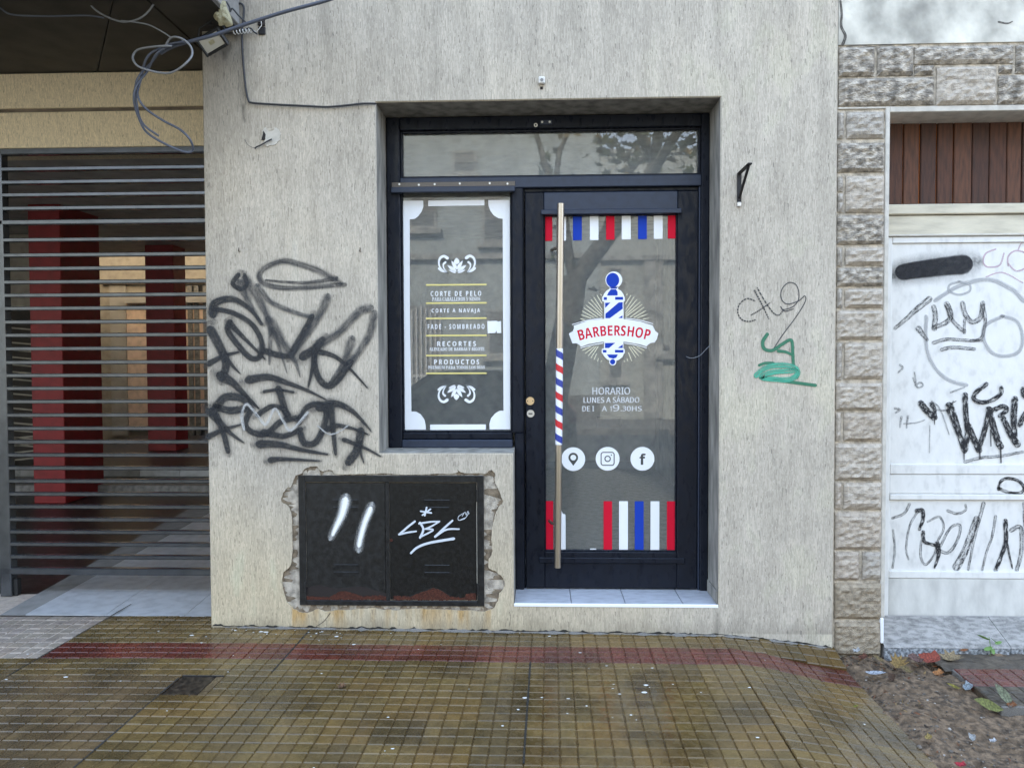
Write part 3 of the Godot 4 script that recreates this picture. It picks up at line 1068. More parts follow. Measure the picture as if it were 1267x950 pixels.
func foot_gap() -> MB:
	var b := MB.new()
	var n := noise(14.0, 3, FastNoiseLite.TYPE_SIMPLEX_SMOOTH, 72)
	var k := 220
	for i in k:
		var q := []
		for m in [0, 1]:
			var x := lerpf(-1.70, 1.475, float(i + m) / k)
			var h := maxf(0.0, n.get_noise_2d(x, 0.0) * 0.016 + n.get_noise_2d(x * 3.0, 4.0) * 0.007 + 0.001)
			var y := ground(x, 0) + 0.010 + 0.006 * n.get_noise_2d(x, 8.0)
			q.append([Vector3(x, y + h, 0.0012), Vector3(x, y - 0.004, 0.0016)])
		b.quad(q[0][0], q[1][0], q[1][1], q[0][1], Vector3(0, 0, 1))
	return b


func strokes(parent: Node3D, called: String, label: String, m: Material, z: float, list: Array, haze := 0.0) -> void:
	var part := Node3D.new()
	part.name = called
	parent.add_child(part, true)
	if label:
		part.set_meta("label", label)
	var dz := 0.0
	for s in list:
		if haze > 0.0:
			var h := MB.new()
			h.ribbon(pv(s[0]), s[1] * 1.9 + haze, s[2] * 1.9 + haze, z + dz)
			build("overspray", h, M.over, part)
			dz += 0.00005
		var b := MB.new()
		b.ribbon(pv(s[0]), s[1], s[2], z + dz)
		build("stroke", b, m, part)
		dz += 0.00005


func tags(shop: Node3D) -> void:
	var s := 0.001208 * 1.28
	strokes(shop, "graffiti_halo", "sprayed black halo above the big graffiti tag", M.spray_soft, 0.0016, [
		[[-1.0201, 1.7899, -1.053, 1.812, -1.1321, 1.8549, -1.2422, 1.8909, -1.3158, 1.8988, -1.3963, 1.8692, -1.4301, 1.827, -1.4035, 1.7879, -1.3176, 1.7655, -1.1946, 1.7646, -1.084, 1.7735, -0.9958, 1.7777], 34 * s, 26 * s],
		[[-1.037, 1.8118, -1.1697, 1.791, -1.2926, 1.7944, -1.391, 1.8048], 22 * s, 12 * s],
	])
	strokes(shop, "graffiti_tag", "large sprayed black graffiti tag left of the shop window", M.spray, 0.0022, [
		[[-1.5387, 1.8302, -1.5665, 1.7891, -1.5274, 1.7597, -1.4949, 1.7837, -1.5041, 1.83], 20 * s, 16 * s],
		[[-1.6716, 1.6437, -1.6547, 1.6924, -1.5653, 1.7088, -1.4795, 1.6571, -1.4163, 1.5813], 42 * s, 8 * s],
		[[-1.6527, 1.6582, -1.5663, 1.6382, -1.4683, 1.5779, -1.4201, 1.4862, -1.4335, 1.413, -1.483, 1.4108, -1.544, 1.4746, -1.595, 1.5481, -1.5857, 1.5871], 20 * s, 26 * s],
		[[-1.5796, 1.5785, -1.5064, 1.5049, -1.4064, 1.4032], 26 * s, 6 * s],
		[[-1.1595, 1.6163, -1.1973, 1.546, -1.2678, 1.427], 22 * s, 30 * s],
		[[-1.4059, 1.4434, -1.3468, 1.4249, -1.2951, 1.4149], 26 * s, 24 * s],
		[[-1.2013, 1.4182, -1.1492, 1.4509, -1.1093, 1.4945], 38 * s, 30 * s],
		[[-1.1149, 1.4361, -1.039, 1.4114, -0.966, 1.3503, -0.8786, 1.255], 24 * s, 5 * s],
		[[-1.1392, 1.4606, -1.15, 1.3875, -1.1263, 1.3021, -1.0775, 1.2629, -1.0255, 1.2993, -0.9657, 1.3807], 24 * s, 30 * s],
		[[-1.1472, 1.4119, -1.1629, 1.3388, -1.181, 1.2632], 20 * s, 8 * s],
		[[-1.6818, 1.5461, -1.6312, 1.4505, -1.6075, 1.377, -1.6234, 1.3134], 40 * s, 30 * s],
		[[-1.6919, 1.3822, -1.6193, 1.4187, -1.5421, 1.4379], 26 * s, 8 * s],
		[[-1.6094, 1.4138, -1.5705, 1.3647, -1.5375, 1.3303], 20 * s, 5 * s],
		[[-1.6284, 1.3134, -1.5718, 1.2789, -1.5107, 1.2175, -1.4434, 1.1511], 44 * s, 8 * s],
		[[-1.4847, 1.2971, -1.3855, 1.309, -1.287, 1.2781, -1.1887, 1.2412, -1.0931, 1.1945], 36 * s, 5 * s],
		[[-1.4087, 1.2356, -1.3369, 1.244, -1.2604, 1.2316], 14 * s, 10 * s],
		[[-1.3344, 1.244, -1.319, 1.1926, -1.2989, 1.1215], 30 * s, 26 * s],
		[[-1.6632, 1.1564, -1.6101, 1.2079, -1.5233, 1.1979, -1.4967, 1.1561, -1.5863, 1.1391, -1.6582, 1.1564], 34 * s, 30 * s],
		[[-1.4426, 1.1168, -1.3751, 1.1584, -1.3134, 1.146, -1.2866, 1.1166], 22 * s, 20 * s],
		[[-1.4808, 1.1377, -1.5128, 1.0702, -1.4762, 1.0272, -1.4018, 1.0185, -1.3267, 1.0798, -1.225, 1.1006], 24 * s, 26 * s],
		[[-1.226, 1.0209, -1.2044, 0.9693, -1.1549, 0.9693, -1.1173, 1.0208, -1.089, 1.1187, -1.1156, 1.1677, -1.1897, 1.1556, -1.2302, 1.0797], 28 * s, 24 * s],
		[[-1.4117, 1.0259, -1.3153, 1.0062, -1.2257, 1.0393], 28 * s, 20 * s],
		[[-1.1182, 1.1555, -1.0416, 1.1724, -0.9681, 1.143, -0.9133, 1.094, -0.8611, 1.0329], 38 * s, 5 * s],
		[[-1.0664, 1.1554, -1.0555, 1.033, -1.0445, 0.9154], 30 * s, 12 * s],
		[[-1.0825, 1.0428, -1.0305, 1.0599, -0.9568, 1.0452, -0.8785, 1.0158], 26 * s, 6 * s],
		[[-0.9128, 1.0268, -0.9334, 0.935, -0.9733, 0.8798], 34 * s, 36 * s],
		[[-0.9208, 0.9595, -0.9115, 0.9105, -0.8995, 0.8713], 12 * s, 6 * s],
		[[-0.9968, 0.9865, -0.8963, 0.9473, -0.8132, 0.9032], 20 * s, 5 * s],
		[[-1.4324, 0.9657, -1.3282, 0.962, -1.2171, 0.935, -1.0889, 0.9129], 36 * s, 8 * s],
		[[-1.3764, 0.8832, -1.3168, 0.8882, -1.1288, 0.8785], 28 * s, 6 * s],
		[[-1.6935, 1.1294, -1.6372, 1.0703, -1.5881, 1.0211, -1.5242, 0.9743], 36 * s, 6 * s],
		[[-1.7005, 1.0064, -1.6252, 1.0396, -1.5353, 1.0653], 26 * s, 6 * s],
		[[-1.6638, 1.1171, -1.6255, 1.0211, -1.6044, 0.9324], 26 * s, 22 * s],
	], 0.012)
	strokes(shop, "graffiti_haze", "thin grey sprayed fade strokes of the big tag", M.spray_soft, 0.0062, [
		[[-1.5209, 1.7791, -1.4791, 1.6815, -1.4225, 1.5813], 46 * s, 14 * s],
		[[-1.4898, 1.7971, -1.4174, 1.6811, -1.3757, 1.5713, -1.3758, 1.4738, -1.3808, 1.3786], 50 * s, 12 * s],
		[[-1.4309, 1.7711, -1.3679, 1.6929, -1.2576, 1.6436, -1.1694, 1.6164], 30 * s, 22 * s],
		[[-1.0824, 1.7032, -1.1226, 1.6185, -1.1977, 1.5095, -1.2629, 1.4245], 46 * s, 26 * s],
		[[-1.3693, 1.5835, -1.309, 1.4857, -1.2485, 1.3879, -1.2224, 1.3097], 56 * s, 6 * s],
		[[-1.3575, 1.5469, -1.3219, 1.437, -1.29, 1.3294], 28 * s, 4 * s],
		[[-1.1182, 1.4726, -1.013, 1.5426, -0.914, 1.6415, -0.8722, 1.6558], 36 * s, 46 * s],
		[[-0.9905, 1.3504, -0.9284, 1.4231, -0.8662, 1.52, -0.8384, 1.6168], 30 * s, 44 * s],
		[[-0.9584, 1.484, -1.0025, 1.3748, -1.0749, 1.2775], 50 * s, 6 * s],
	])
	strokes(shop, "graffiti_zigzag", "white chalky zigzag line over the black tag", M.spray_white, 0.0070, [
		[[-1.5182, 1.0432, -1.527, 1.1194, -1.4989, 1.1709, -1.4379, 1.1008, -1.4012, 1.0676, -1.3567, 1.1461, -1.3142, 1.0884, -1.2753, 1.0356, -1.1876, 1.1262], 14 * s, 13 * s],
		[[-1.1317, 1.0576, -1.0803, 1.0183, -1.0309, 1.0257, -0.9788, 1.0599], 8 * s, 7 * s],
	])
	var t := 0.00138
	strokes(shop, "graffiti_scrawl", "thin black pen scrawl right of the door", M.pen, 0.0016, [
		[[1.0798, 1.6834, 1.0419, 1.6945, 1.0056, 1.6676, 0.9964, 1.6268, 1.0155, 1.5913, 1.0507, 1.5802, 1.083, 1.5882], 6 * t, 6 * t],
		[[1.064, 1.6128, 1.1097, 1.6397, 1.1553, 1.672], 6 * t, 5 * t],
		[[1.0795, 1.7337, 1.1136, 1.6696, 1.1504, 1.5933], 8 * t, 5 * t],
		[[1.0929, 1.7471, 1.1337, 1.6763, 1.1745, 1.6217, 1.2015, 1.612, 1.2228, 1.639], 6 * t, 6 * t],
	])
	strokes(shop, "graffiti_loop", "looping thin black line above the green letters", M.pen_solid, 0.0020, [
		[[1.2175, 1.6363, 1.2685, 1.6523, 1.2977, 1.6928, 1.2879, 1.7566, 1.2488, 1.7731, 1.2141, 1.7395, 1.2117, 1.6934, 1.2415, 1.6661, 1.2978, 1.682, 1.3272, 1.7062, 1.3287, 1.675, 1.2823, 1.5979, 1.2223, 1.5167, 1.1783, 1.4488], 4 * t, 4 * t],
		[[1.2093, 1.6527, 1.2283, 1.6308, 1.2712, 1.6414], 5 * t, 4 * t],
	])
	strokes(shop, "graffiti_green", "dark green sprayed letters low on the plaster", M.green, 0.0024, [
		[[1.1428, 1.5144, 1.1214, 1.4791, 1.1297, 1.4436, 1.1689, 1.4352, 1.2159, 1.465, 1.2616, 1.4866, 1.2701, 1.4239, 1.2732, 1.3639], 15 * t, 13 * t],
		[[1.2, 1.4324, 1.2364, 1.4268, 1.2675, 1.413], 14 * t, 10 * t],
		[[1.1059, 1.3618, 1.1356, 1.3726, 1.1734, 1.3725], 12 * t, 10 * t],
		[[1.1117, 1.299, 1.1766, 1.2906, 1.2442, 1.2794, 1.3817, 1.2599], 12 * t, 14 * t],
		[[1.2868, 1.3448, 1.2978, 1.3216, 1.2926, 1.2984], 12 * t, 10 * t],
	])
	strokes(shop, "graffiti_teal", "bright teal sprayed ring over the green letters", M.teal, 0.0031, [
		[[1.0927, 1.3127, 1.1357, 1.3481, 1.2031, 1.3615, 1.276, 1.3503, 1.2951, 1.3202, 1.2576, 1.2903, 1.1834, 1.2905, 1.1157, 1.3017, 1.1764, 1.3261, 1.2707, 1.3339], 26 * t, 24 * t],
	])
	strokes(shop, "wall_crack", "hairline crack running down to the pavement", M.crack, 0.0013, [
		[[-1.0828, 0.0893, -1.1152, 0.0476, -1.1528, 0.0206, -1.169, -0.003], 0.006, 0.003],
		[[-0.1543, 0.1028, -0.1492, 0.0712, -0.1567, 0.0289], 0.003, 0.002],
	])


# ------------------------------------------------------------------ window, transom and door of the shop
func text(s: String, w: float, h: float, font := "Droid Sans", bold := false, bend := 0.0) -> ArrayMesh:
	var f := SystemFont.new()
	f.font_names = PackedStringArray([font])
	f.font_weight = 700 if bold else 400
	var t := TextMesh.new()
	t.font = f
	t.font_size = 64
	t.depth = 0.0
	t.pixel_size = 0.01
	t.curve_step = 1.5
	t.text = s
	var a := t.get_mesh_arrays()
	var v: PackedVector3Array = a[Mesh.ARRAY_VERTEX]
	var lo := Vector3(1e9, 1e9, 1e9)
	var hi := -lo
	for p in v:
		lo = lo.min(p)
		hi = hi.max(p)
	var c := (lo + hi) / 2.0
	for i in v.size():
		var x := (v[i].x - c.x) / (hi.x - lo.x) * w
		var y := (v[i].y - c.y) / (hi.y - lo.y) * h
		if bend != 0.0:
			var d := -2.0 * bend * x
			v[i] = Vector3(x - y * d, y - bend * x * x, 0)
		else:
			v[i] = Vector3(x, y, 0)
	a[Mesh.ARRAY_VERTEX] = v
	var m := ArrayMesh.new()
	m.add_surface_from_arrays(Mesh.PRIMITIVE_TRIANGLES, a)
	return m


func letter(parent: Node3D, called: String, s: String, x: float, y: float, w: float, h: float, z: float, m: Material, font := "Droid Sans", bold := false, bend := 0.0, medium := false) -> void:
	var o := put(called, text(s, w, h, font, bold, bend), m, parent)
	o.position = Vector3(x, y, z)
	if medium:
		var o2 := put(called, o.mesh, m, parent)
		o2.position = Vector3(x + 0.0011, y + 0.0006, z)


func lens(a: Vector2, b: Vector2, w: float) -> PackedVector2Array:
	var p := PackedVector2Array()
	var d := b - a
	var s := Vector2(-d.y, d.x).normalized() * w / 2.0
	for k in 9:
		var f := k / 8.0
		p.append(a + d * f + s * sin(pow(f, 0.8) * PI))
	for k in range(7, 0, -1):
		var f2 := k / 8.0
		p.append(a + d * f2 - s * sin(pow(f2, 0.8) * PI))
	return p


func ornament(parent: Node3D, at: Vector2, flip: float) -> void:
	var k := 0.000554
	var b := MB.new()
	b.t = Transform3D(Basis.from_scale(Vector3(k, k, 1)), Vector3(at.x, at.y, 0))
	var z0 := -0.2745
	var z1 := -0.2738
	for l in [[0, 85, -2, 150, 56], [2, 36, -54, 122, 34], [2, 36, 58, 122, 34], [-3, 14, -94, 78, 36], [3, 14, 94, 78, 36], [-8, 2, -84, 34, 20], [8, 2, 84, 32, 20]]:
		b.plate(lens(Vector2(l[0], l[1] * flip), Vector2(l[2], l[3] * flip), l[4]), z0, z1)
	for s in [-1.0, 1.0]:
		for r in [[[93, 148, 128, 166, 164, 146, 177, 100, 160, 50, 110, 10, 88, 1], 30, 6], [[113, 106, 133, 85, 128, 50, 103, 15], 22, 5], [[178, 46, 148, 20, 88, 1], 20, 6]]:
			var p := pv(r[0])
			for i in p.size():
				p[i] *= Vector2(s, flip)
			b.ribbon(p, r[1], r[2], z1)
	build("leaf_ornament", b, M.white, parent)


func beads(b: MB, x0: float, y0: float, x1: float, y1: float, w: float, z0: float, z1: float) -> void:
	b.box(Vector3(x0, y0, z0), Vector3(x0 + w, y1, z1), 0.003)
	b.box(Vector3(x1 - w, y0, z0), Vector3(x1, y1, z1), 0.003)
	b.box(Vector3(x0 + w, y0, z0), Vector3(x1 - w, y0 + w, z1), 0.003)
	b.box(Vector3(x0 + w, y1 - w, z0), Vector3(x1 - w, y1, z1), 0.003)


func make_front() -> void:
	var win := thing("shop_window", "navy framed shop window with white lettered price list", "window")
	var f := -0.235
	var bk := -0.309
	build("frame_stile", one_box(Vector3(-0.816, 0.9185, bk), Vector3(-0.744, 2.6925, f), 0.005), M.navy, win)
	build("frame_stile", one_box(Vector3(0.863, 0.1465, bk), Vector3(0.9055, 2.6925, f), 0.005), M.navy, win)
	build("frame_head", one_box(Vector3(-0.744, 2.624, bk), Vector3(0.863, 2.6925, f), 0.005), M.navy, win)
	build("transom_bar", one_box(Vector3(-0.744, 2.312, bk), Vector3(0.863, 2.371, f), 0.004), M.navy_worn, win)
	build("mullion", one_box(Vector3(-0.1435, 0.9995, bk), Vector3(-0.083, 2.312, f), 0.005), M.navy, win)
	build("mullion_foot", one_box(Vector3(-0.1305, 0.1465, bk), Vector3(-0.083, 0.9995, f - 0.002), 0.005), M.navy, win)
	build("sill_rail", one_box(Vector3(-0.744, 0.9185, bk), Vector3(-0.1435, 0.962, f), 0.004), M.navy_worn, win)
	build("sill_bead", one_box(Vector3(-0.744, 0.962, bk), Vector3(-0.1435, 0.9995, f - 0.018), 0.006), M.navy, win)
	var bd := MB.new()
	beads(bd, -0.744, 0.9995, -0.1435, 2.312, 0.010, -0.30, -0.262)
	beads(bd, -0.744, 2.371, 0.863, 2.624, 0.012, -0.30, -0.256)
	build("glazing_bead", bd, M.navy, win)
	build("frame_step", one_box(Vector3(0.853, 0.1465, bk), Vector3(0.863, 2.312, f - 0.012), 0.003), M.navy_worn, win)
	build("frame_step", one_box(Vector3(-0.083, 0.1465, bk), Vector3(-0.076, 2.312, f - 0.030), 0.002), M.navy, win)
	build("door_head", one_box(Vector3(-0.076, 2.2925, bk), Vector3(0.853, 2.312, f - 0.028), 0.003), M.navy, win)
	var drip := build("drip_rail", one_box(Vector3(-0.787, 2.287, f), Vector3(-0.125, 2.3165, f + 0.03), 0.003), M.navy_worn, win)
	build("drip_top", one_box(Vector3(-0.787, 2.3170, f), Vector3(-0.125, 2.345, f + 0.008), 0.002), M.bare, drip)
	for x in [-0.745, -0.640, -0.555, -0.420, -0.260, -0.165]:
		var sb := MB.new()
		sb.disc(Vector2(x, 2.332 + 0.003 * sin(x * 40)), 0.0055, f, f + 0.0115, 8)
		build("screw", sb, M.screw, drip)
	build("pane", one_box(Vector3(-0.738, 2.377, -0.283), Vector3(0.857, 2.618, -0.277)), M.film, win, "long transom pane above the door")
	var pane := build("pane", one_box(Vector3(-0.738, 1.005, -0.281), Vector3(-0.149, 2.306, -0.275)), M.glass, win)
	# white vinyl border and lettering on the window
	var z0 := -0.2746
	var z1 := -0.2740
	build("vinyl_border", flat(pv([-0.7391, 2.257, -0.6242, 2.2574, -0.6236, 2.2248, -0.6339, 2.1967, -0.6517, 2.1729, -0.6716, 2.1588, -0.6989, 2.1569, -0.7022, 1.6379, -0.6975, 1.1136, -0.6709, 1.1123, -0.6466, 1.0981, -0.6269, 1.0693, -0.6204, 1.0383, -0.6197, 1.0136, -0.7418, 1.0137, -0.742, 1.6381]), z0, z1), M.white, pane)
	build("vinyl_border", flat(pv([-0.1556, 2.2557, -0.2713, 2.2561, -0.2706, 2.2275, -0.2611, 2.1992, -0.2416, 2.173, -0.2154, 2.1575, -0.1936, 2.1547, -0.1941, 1.6349, -0.1936, 1.1172, -0.2156, 1.1164, -0.2399, 1.1019, -0.2621, 1.0755, -0.2706, 1.0468, -0.2699, 1.0151, -0.1575, 1.015, -0.1564, 1.6347]), z0, z1), M.white, pane)
	build("vinyl_bar", flat(pv([-0.597, 2.2567, -0.2923, 2.2572, -0.292, 2.2273, -0.5972, 2.2263]), z0, z1), M.white, pane)
	build("vinyl_bar", flat(pv([-0.5951, 1.0419, -0.2909, 1.0429, -0.2911, 1.0133, -0.5954, 1.0122]), z0, z1), M.white, pane)
	for y in [[1.8015, -0.613, -0.283], [1.703, -0.613, -0.283], [1.620, -0.614, -0.284], [1.527, -0.615, -0.284], [1.4185, -0.615, -0.285], [1.3215, -0.616, -0.285]]:
		build("yellow_line", flat(rect(y[1], y[0] - 0.0042, y[2], y[0] + 0.0042), z0, z1), M.yellow, pane)
	for w in [["C\u2009O\u2009R\u2009T\u2009E\u2009 \u2009D\u2009E\u2009 \u2009P\u2009E\u2009L\u2009O", -0.450, 1.754, 0.276, 0.027], ["C\u2009O\u2009R\u2009T\u2009E\u2009 \u2009A\u2009 \u2009N\u2009A\u2009V\u2009A\u2009J\u2009A", -0.451, 1.659, 0.264, 0.027], ["F\u2009A\u2009D\u2009E\u2009 \u2009-\u2009 \u2009S\u2009O\u2009M\u2009B\u2009R\u2009E\u2009A\u2009D\u2009O", -0.450, 1.575, 0.310, 0.0265], ["R\u2009E\u2009C\u2009O\u2009R\u2009T\u2009E\u2009S", -0.448, 1.482, 0.211, 0.0265], ["P\u2009R\u2009O\u2009D\u2009U\u2009C\u2009T\u2009O\u2009S", -0.448, 1.383, 0.246, 0.027]]:
		letter(pane, "lettering", w[0], w[1], w[2], w[3], w[4], z1, M.white, "Droid Sans", true)
	for w in [["PARA CABALLEROS Y NINOS", -0.449, 1.724, 0.262, 0.0205], ["ALINEADO DE BARBAS Y BIGOTE", -0.447, 1.453, 0.301, 0.0185], ["PREMIUM PARA TODOS LOS DÍAS", -0.449, 1.356, 0.309, 0.0215]]:
		letter(pane, "lettering", w[0], w[1], w[2], w[3], w[4], z1, M.white, "Droid Serif", true)
	ornament(pane, Vector2(-0.4436, 1.8642), 1.0)
	ornament(pane, Vector2(-0.4499, 1.2578), -1.0)
	build("torn_sticker", flat(pv([-0.2793, 1.6035, -0.2289, 1.6054, -0.2201, 1.6001, -0.2056, 1.6044, -0.2041, 1.5387, -0.227, 1.5388, -0.2313, 1.5529, -0.2357, 1.5398, -0.2783, 1.5378]), z0, z1), M.white, pane)
	make_door()


func make_door() -> void:
	var door := thing("entrance_door", "navy barbershop door glazed full height with long steel pull handle", "door")
	var f := -0.25
	var bk := -0.30
	build("door_stile", one_box(Vector3(-0.073, 0.1535, bk), Vector3(0.0285, 2.289, f), 0.004), M.navy, door)
	build("door_stile", one_box(Vector3(0.7415, 0.1535, bk), Vector3(0.8505, 2.289, f), 0.004), M.navy, door)
	build("door_rail", one_box(Vector3(0.0285, 2.171, bk), Vector3(0.7415, 2.289, f), 0.004), M.navy_worn, door)
	build("door_rail", one_box(Vector3(0.0285, 0.1535, bk), Vector3(0.7415, 0.352, f), 0.004), M.navy, door)
	build("drip_strip", one_box(Vector3(0.014, 2.167, f), Vector3(0.759, 2.193, f + 0.022), 0.003), M.navy_worn, door)
	build("moulding", one_box(Vector3(-0.003, 0.291, f), Vector3(0.783, 0.322, f + 0.010), 0.004), M.navy, door)
	var bd := MB.new()
	beads(bd, 0.0285, 0.352, 0.7415, 2.171, 0.007, -0.295, -0.262)
	build("glazing_bead", bd, M.navy, door)
	var pane := build("pane", one_box(Vector3(0.0345, 0.358, -0.281), Vector3(0.7355, 2.165, -0.275)), M.glass, door)
	var z0 := -0.2746
	var z1 := -0.2740
	# stripes along the top and the foot of the glass
	var cm := {"r": M.red, "w": M.white, "b": M.blue}
	var cn := {"r": "red_stripe", "w": "white_stripe", "b": "blue_stripe"}
	var tops := [[0.035, 0.074, "r"], [0.111, 0.148, "w"], [0.185, 0.233, "b"], [0.276, 0.322, "w"], [0.363, 0.408, "r"], [0.447, 0.495, "w"], [0.534, 0.581, "b"], [0.618, 0.665, "w"], [0.693, 0.7355, "r"]]
	for i in tops.size():
		var s: Array = tops[i]
		build(cn[s[2]], flat(rect(s[0], 2.0335 + i * 0.0008, s[1], 2.163), z0, z1), cm[s[2]], pane)
	for s in [[0.035, 0.075, "r"], [0.349, 0.395, "r"], [0.433, 0.481, "w"], [0.518, 0.566, "b"], [0.603, 0.651, "w"], [0.692, 0.7355, "r"]]:
		build(cn[s[2]], flat(rect(s[0], 0.3585, s[1], 0.624), z0, z1), cm[s[2]], pane)
	build("white_stripe", flat(pv([0.104, 0.3585, 0.143, 0.3585, 0.1425, 0.548, 0.134, 0.556, 0.130, 0.552, 0.120, 0.572, 0.104, 0.580]), z0, z1), M.white, pane)
	build("white_stripe", flat(rect(0.275, 0.3585, 0.309, 0.3645), z0, z1), M.white, pane)
	# opening hours
	for w in [["HORARIO", 0.390, 1.223, 0.202, 0.0385], ["LUNES A SÁBADO", 0.391, 1.178, 0.300, 0.039], ["DE I", 0.266, 1.127, 0.063, 0.028], ["A", 0.353, 1.127, 0.026, 0.027], ["1", 0.388, 1.127, 0.006, 0.027], ["9", 0.416, 1.131, 0.034, 0.036], [".30", 0.468, 1.127, 0.054, 0.027], ["HS", 0.528, 1.127, 0.052, 0.027]]:
		letter(pane, "lettering", w[0], w[1], w[2], w[3], w[4], z1, M.white, "Droid Sans", false, 0.0, true)
	# three round white icons
	var r := 0.0645
	var pin := MB.new()
	pin.disc(Vector2(0.185, 0.853), r, z0, z1, 36)
	var o := build("round_icon", pin, M.white, pane)
	var g := MB.new()
	var drop := PackedVector2Array()
	for i in 15:
		var a := lerpf(-0.55, PI + 0.55, i / 14.0)
		drop.append(Vector2(0.185 + cos(a) * 0.0265, 0.8615 + sin(a) * 0.0265))
	drop.append(Vector2(0.185, 0.8165))
	g.plate(drop, z1, z1 + 0.0003)
	var hole := MB.new()
	hole.disc(Vector2(0.185, 0.8615), 0.0155, z1 + 0.0003, z1 + 0.0006, 24)
	build("icon_mark", g, M.dim, pane)
	build("icon_mark", hole, M.white, pane)
	var b2 := MB.new()
	b2.disc(Vector2(0.371, 0.855), r, z0, z1, 36)
	build("round_icon", b2, M.white, pane)
	var cmr := MB.new()
	var outer := []
	var innr := []
	for q in 4:
		for i in 6:
			var a := q * PI / 2 + i * PI / 10
			var k := Vector2(cos(q * PI / 2 + PI / 4), sin(q * PI / 2 + PI / 4)) * 0.0318
			outer.append(Vector2(0.371, 0.855) + k + Vector2(cos(a), sin(a)) * 0.0155)
			innr.append(Vector2(0.371, 0.855) + k + Vector2(cos(a), sin(a)) * 0.0100)
	for i in outer.size():
		var j := (i + 1) % outer.size()
		cmr.quad(cmr.v3(outer[i], z1 + 0.0003), cmr.v3(outer[j], z1 + 0.0003), cmr.v3(innr[j], z1 + 0.0003), cmr.v3(innr[i], z1 + 0.0003), Vector3(0, 0, 1))
	cmr.ring(Vector2(0.371, 0.855), 0.0115, 0.0175, z1, z1 + 0.0003, 24)
	cmr.disc(Vector2(0.3915, 0.8755), 0.0038, z1, z1 + 0.0003, 10)
	build("icon_mark", cmr, M.dim, pane)
	var b3 := MB.new()
	b3.disc(Vector2(0.559, 0.855), r, z0, z1, 36)
	build("round_icon", b3, M.white, pane)
	letter(pane, "icon_mark", "f", 0.560, 0.853, 0.034, 0.061, z1 + 0.0003, M.dim, "Droid Sans", true)
	logo(pane)
	# the long pull handle with its barber stripes
	var at := Vector3(0.117, 2.209, -0.16)
	var to := Vector3(0.096, 0.290, -0.16)
	var hb := MB.new()
	var pts := PackedVector3Array([at, at.lerp(to, 0.001), at.lerp(to, 0.5), at.lerp(to, 0.999), to])
	hb.tube(pts, 0.0185, 20, 0.0170)
	var hd := build("pull_handle", hb, M.steel, door, "long steel tube handle with a striped middle")
	for y in [1.98, 0.52]:
		var sb := MB.new()
		var x := lerpf(at.x, to.x, (at.y - y) / (at.y - to.y))
		sb.tube(PackedVector3Array([Vector3(x - 0.045, y, f), Vector3(x - 0.03, y, -0.19), Vector3(x, y, -0.165)]), 0.008, 8)
		build("handle_stay", sb, M.steel, hd)
	var rr := 0.0186
	var sleeve := MB.new()
	var wa := at.lerp(to, (2.209 - 1.452) / 1.919)
	var wb := at.lerp(to, (2.209 - 0.945) / 1.919)
	sleeve.tube(PackedVector3Array([wa, wa.lerp(wb, 0.5), wb]), rr, 20)
	build("white_sleeve", sleeve, M.white, hd)
	for i in 7:
		var y := 1.437 - i * 0.0735
		var tb := MB.new()
		var k := 20
		for s in k:
			var q := []
			for m in [0, 1]:
				var th := TAU * float(s + m) / k - PI / 2.0
				var x := lerpf(at.x, to.x, (at.y - y) / (at.y - to.y))
				var yy := y - 0.062 * (float(s + m) / k - 0.5)
				var nn := Vector3(sin(th), 0, cos(th))
				q.append([Vector3(x, yy, -0.16) + Vector3(-cos(th + PI / 2) * 0, 0, 0) + Vector3(sin(TAU * (float(s + m) / k) - PI), 0, cos(TAU * (float(s + m) / k) - PI)) * (rr + 0.0006), nn])
			var a0: Vector3 = q[0][0]
			var a1: Vector3 = q[1][0]
			var h := Vector3(0, 0.036, 0)
			tb.quad(a0, a1, a1 - h, a0 - h, (a0 + a1) / 2 - Vector3(0.107, (a0.y + a1.y) / 2, -0.16))
		build("blue_tape" if i % 2 == 0 else "red_tape", tb, M.pole_blue if i % 2 == 0 else M.pole_red, hd)
	var lk := MB.new()
	lk.disc(Vector2(-0.048, 1.171), 0.022, f, f + 0.004, 24)
	var esc := build("lock_plate", lk, M.brass, door, "round brass blank plate above the lock")
	var dots := MB.new()
	dots.disc(Vector2(-0.0625, 1.171), 0.003, f + 0.004, f + 0.0045, 8)
	dots.disc(Vector2(-0.0335, 1.171), 0.003, f + 0.004, f + 0.0045, 8)
	build("plate_screw", dots, M.dark, esc)
	var cy := MB.new()
	cy.disc(Vector2(-0.046, 1.103), 0.0205, f, f + 0.005, 24)
	var lock := build("lock_cylinder", cy, M.screw, door)
	build("key_slot", flat(rect(-0.057, 1.0995, -0.036, 1.106), f + 0.005, f + 0.0055), M.dark, lock)


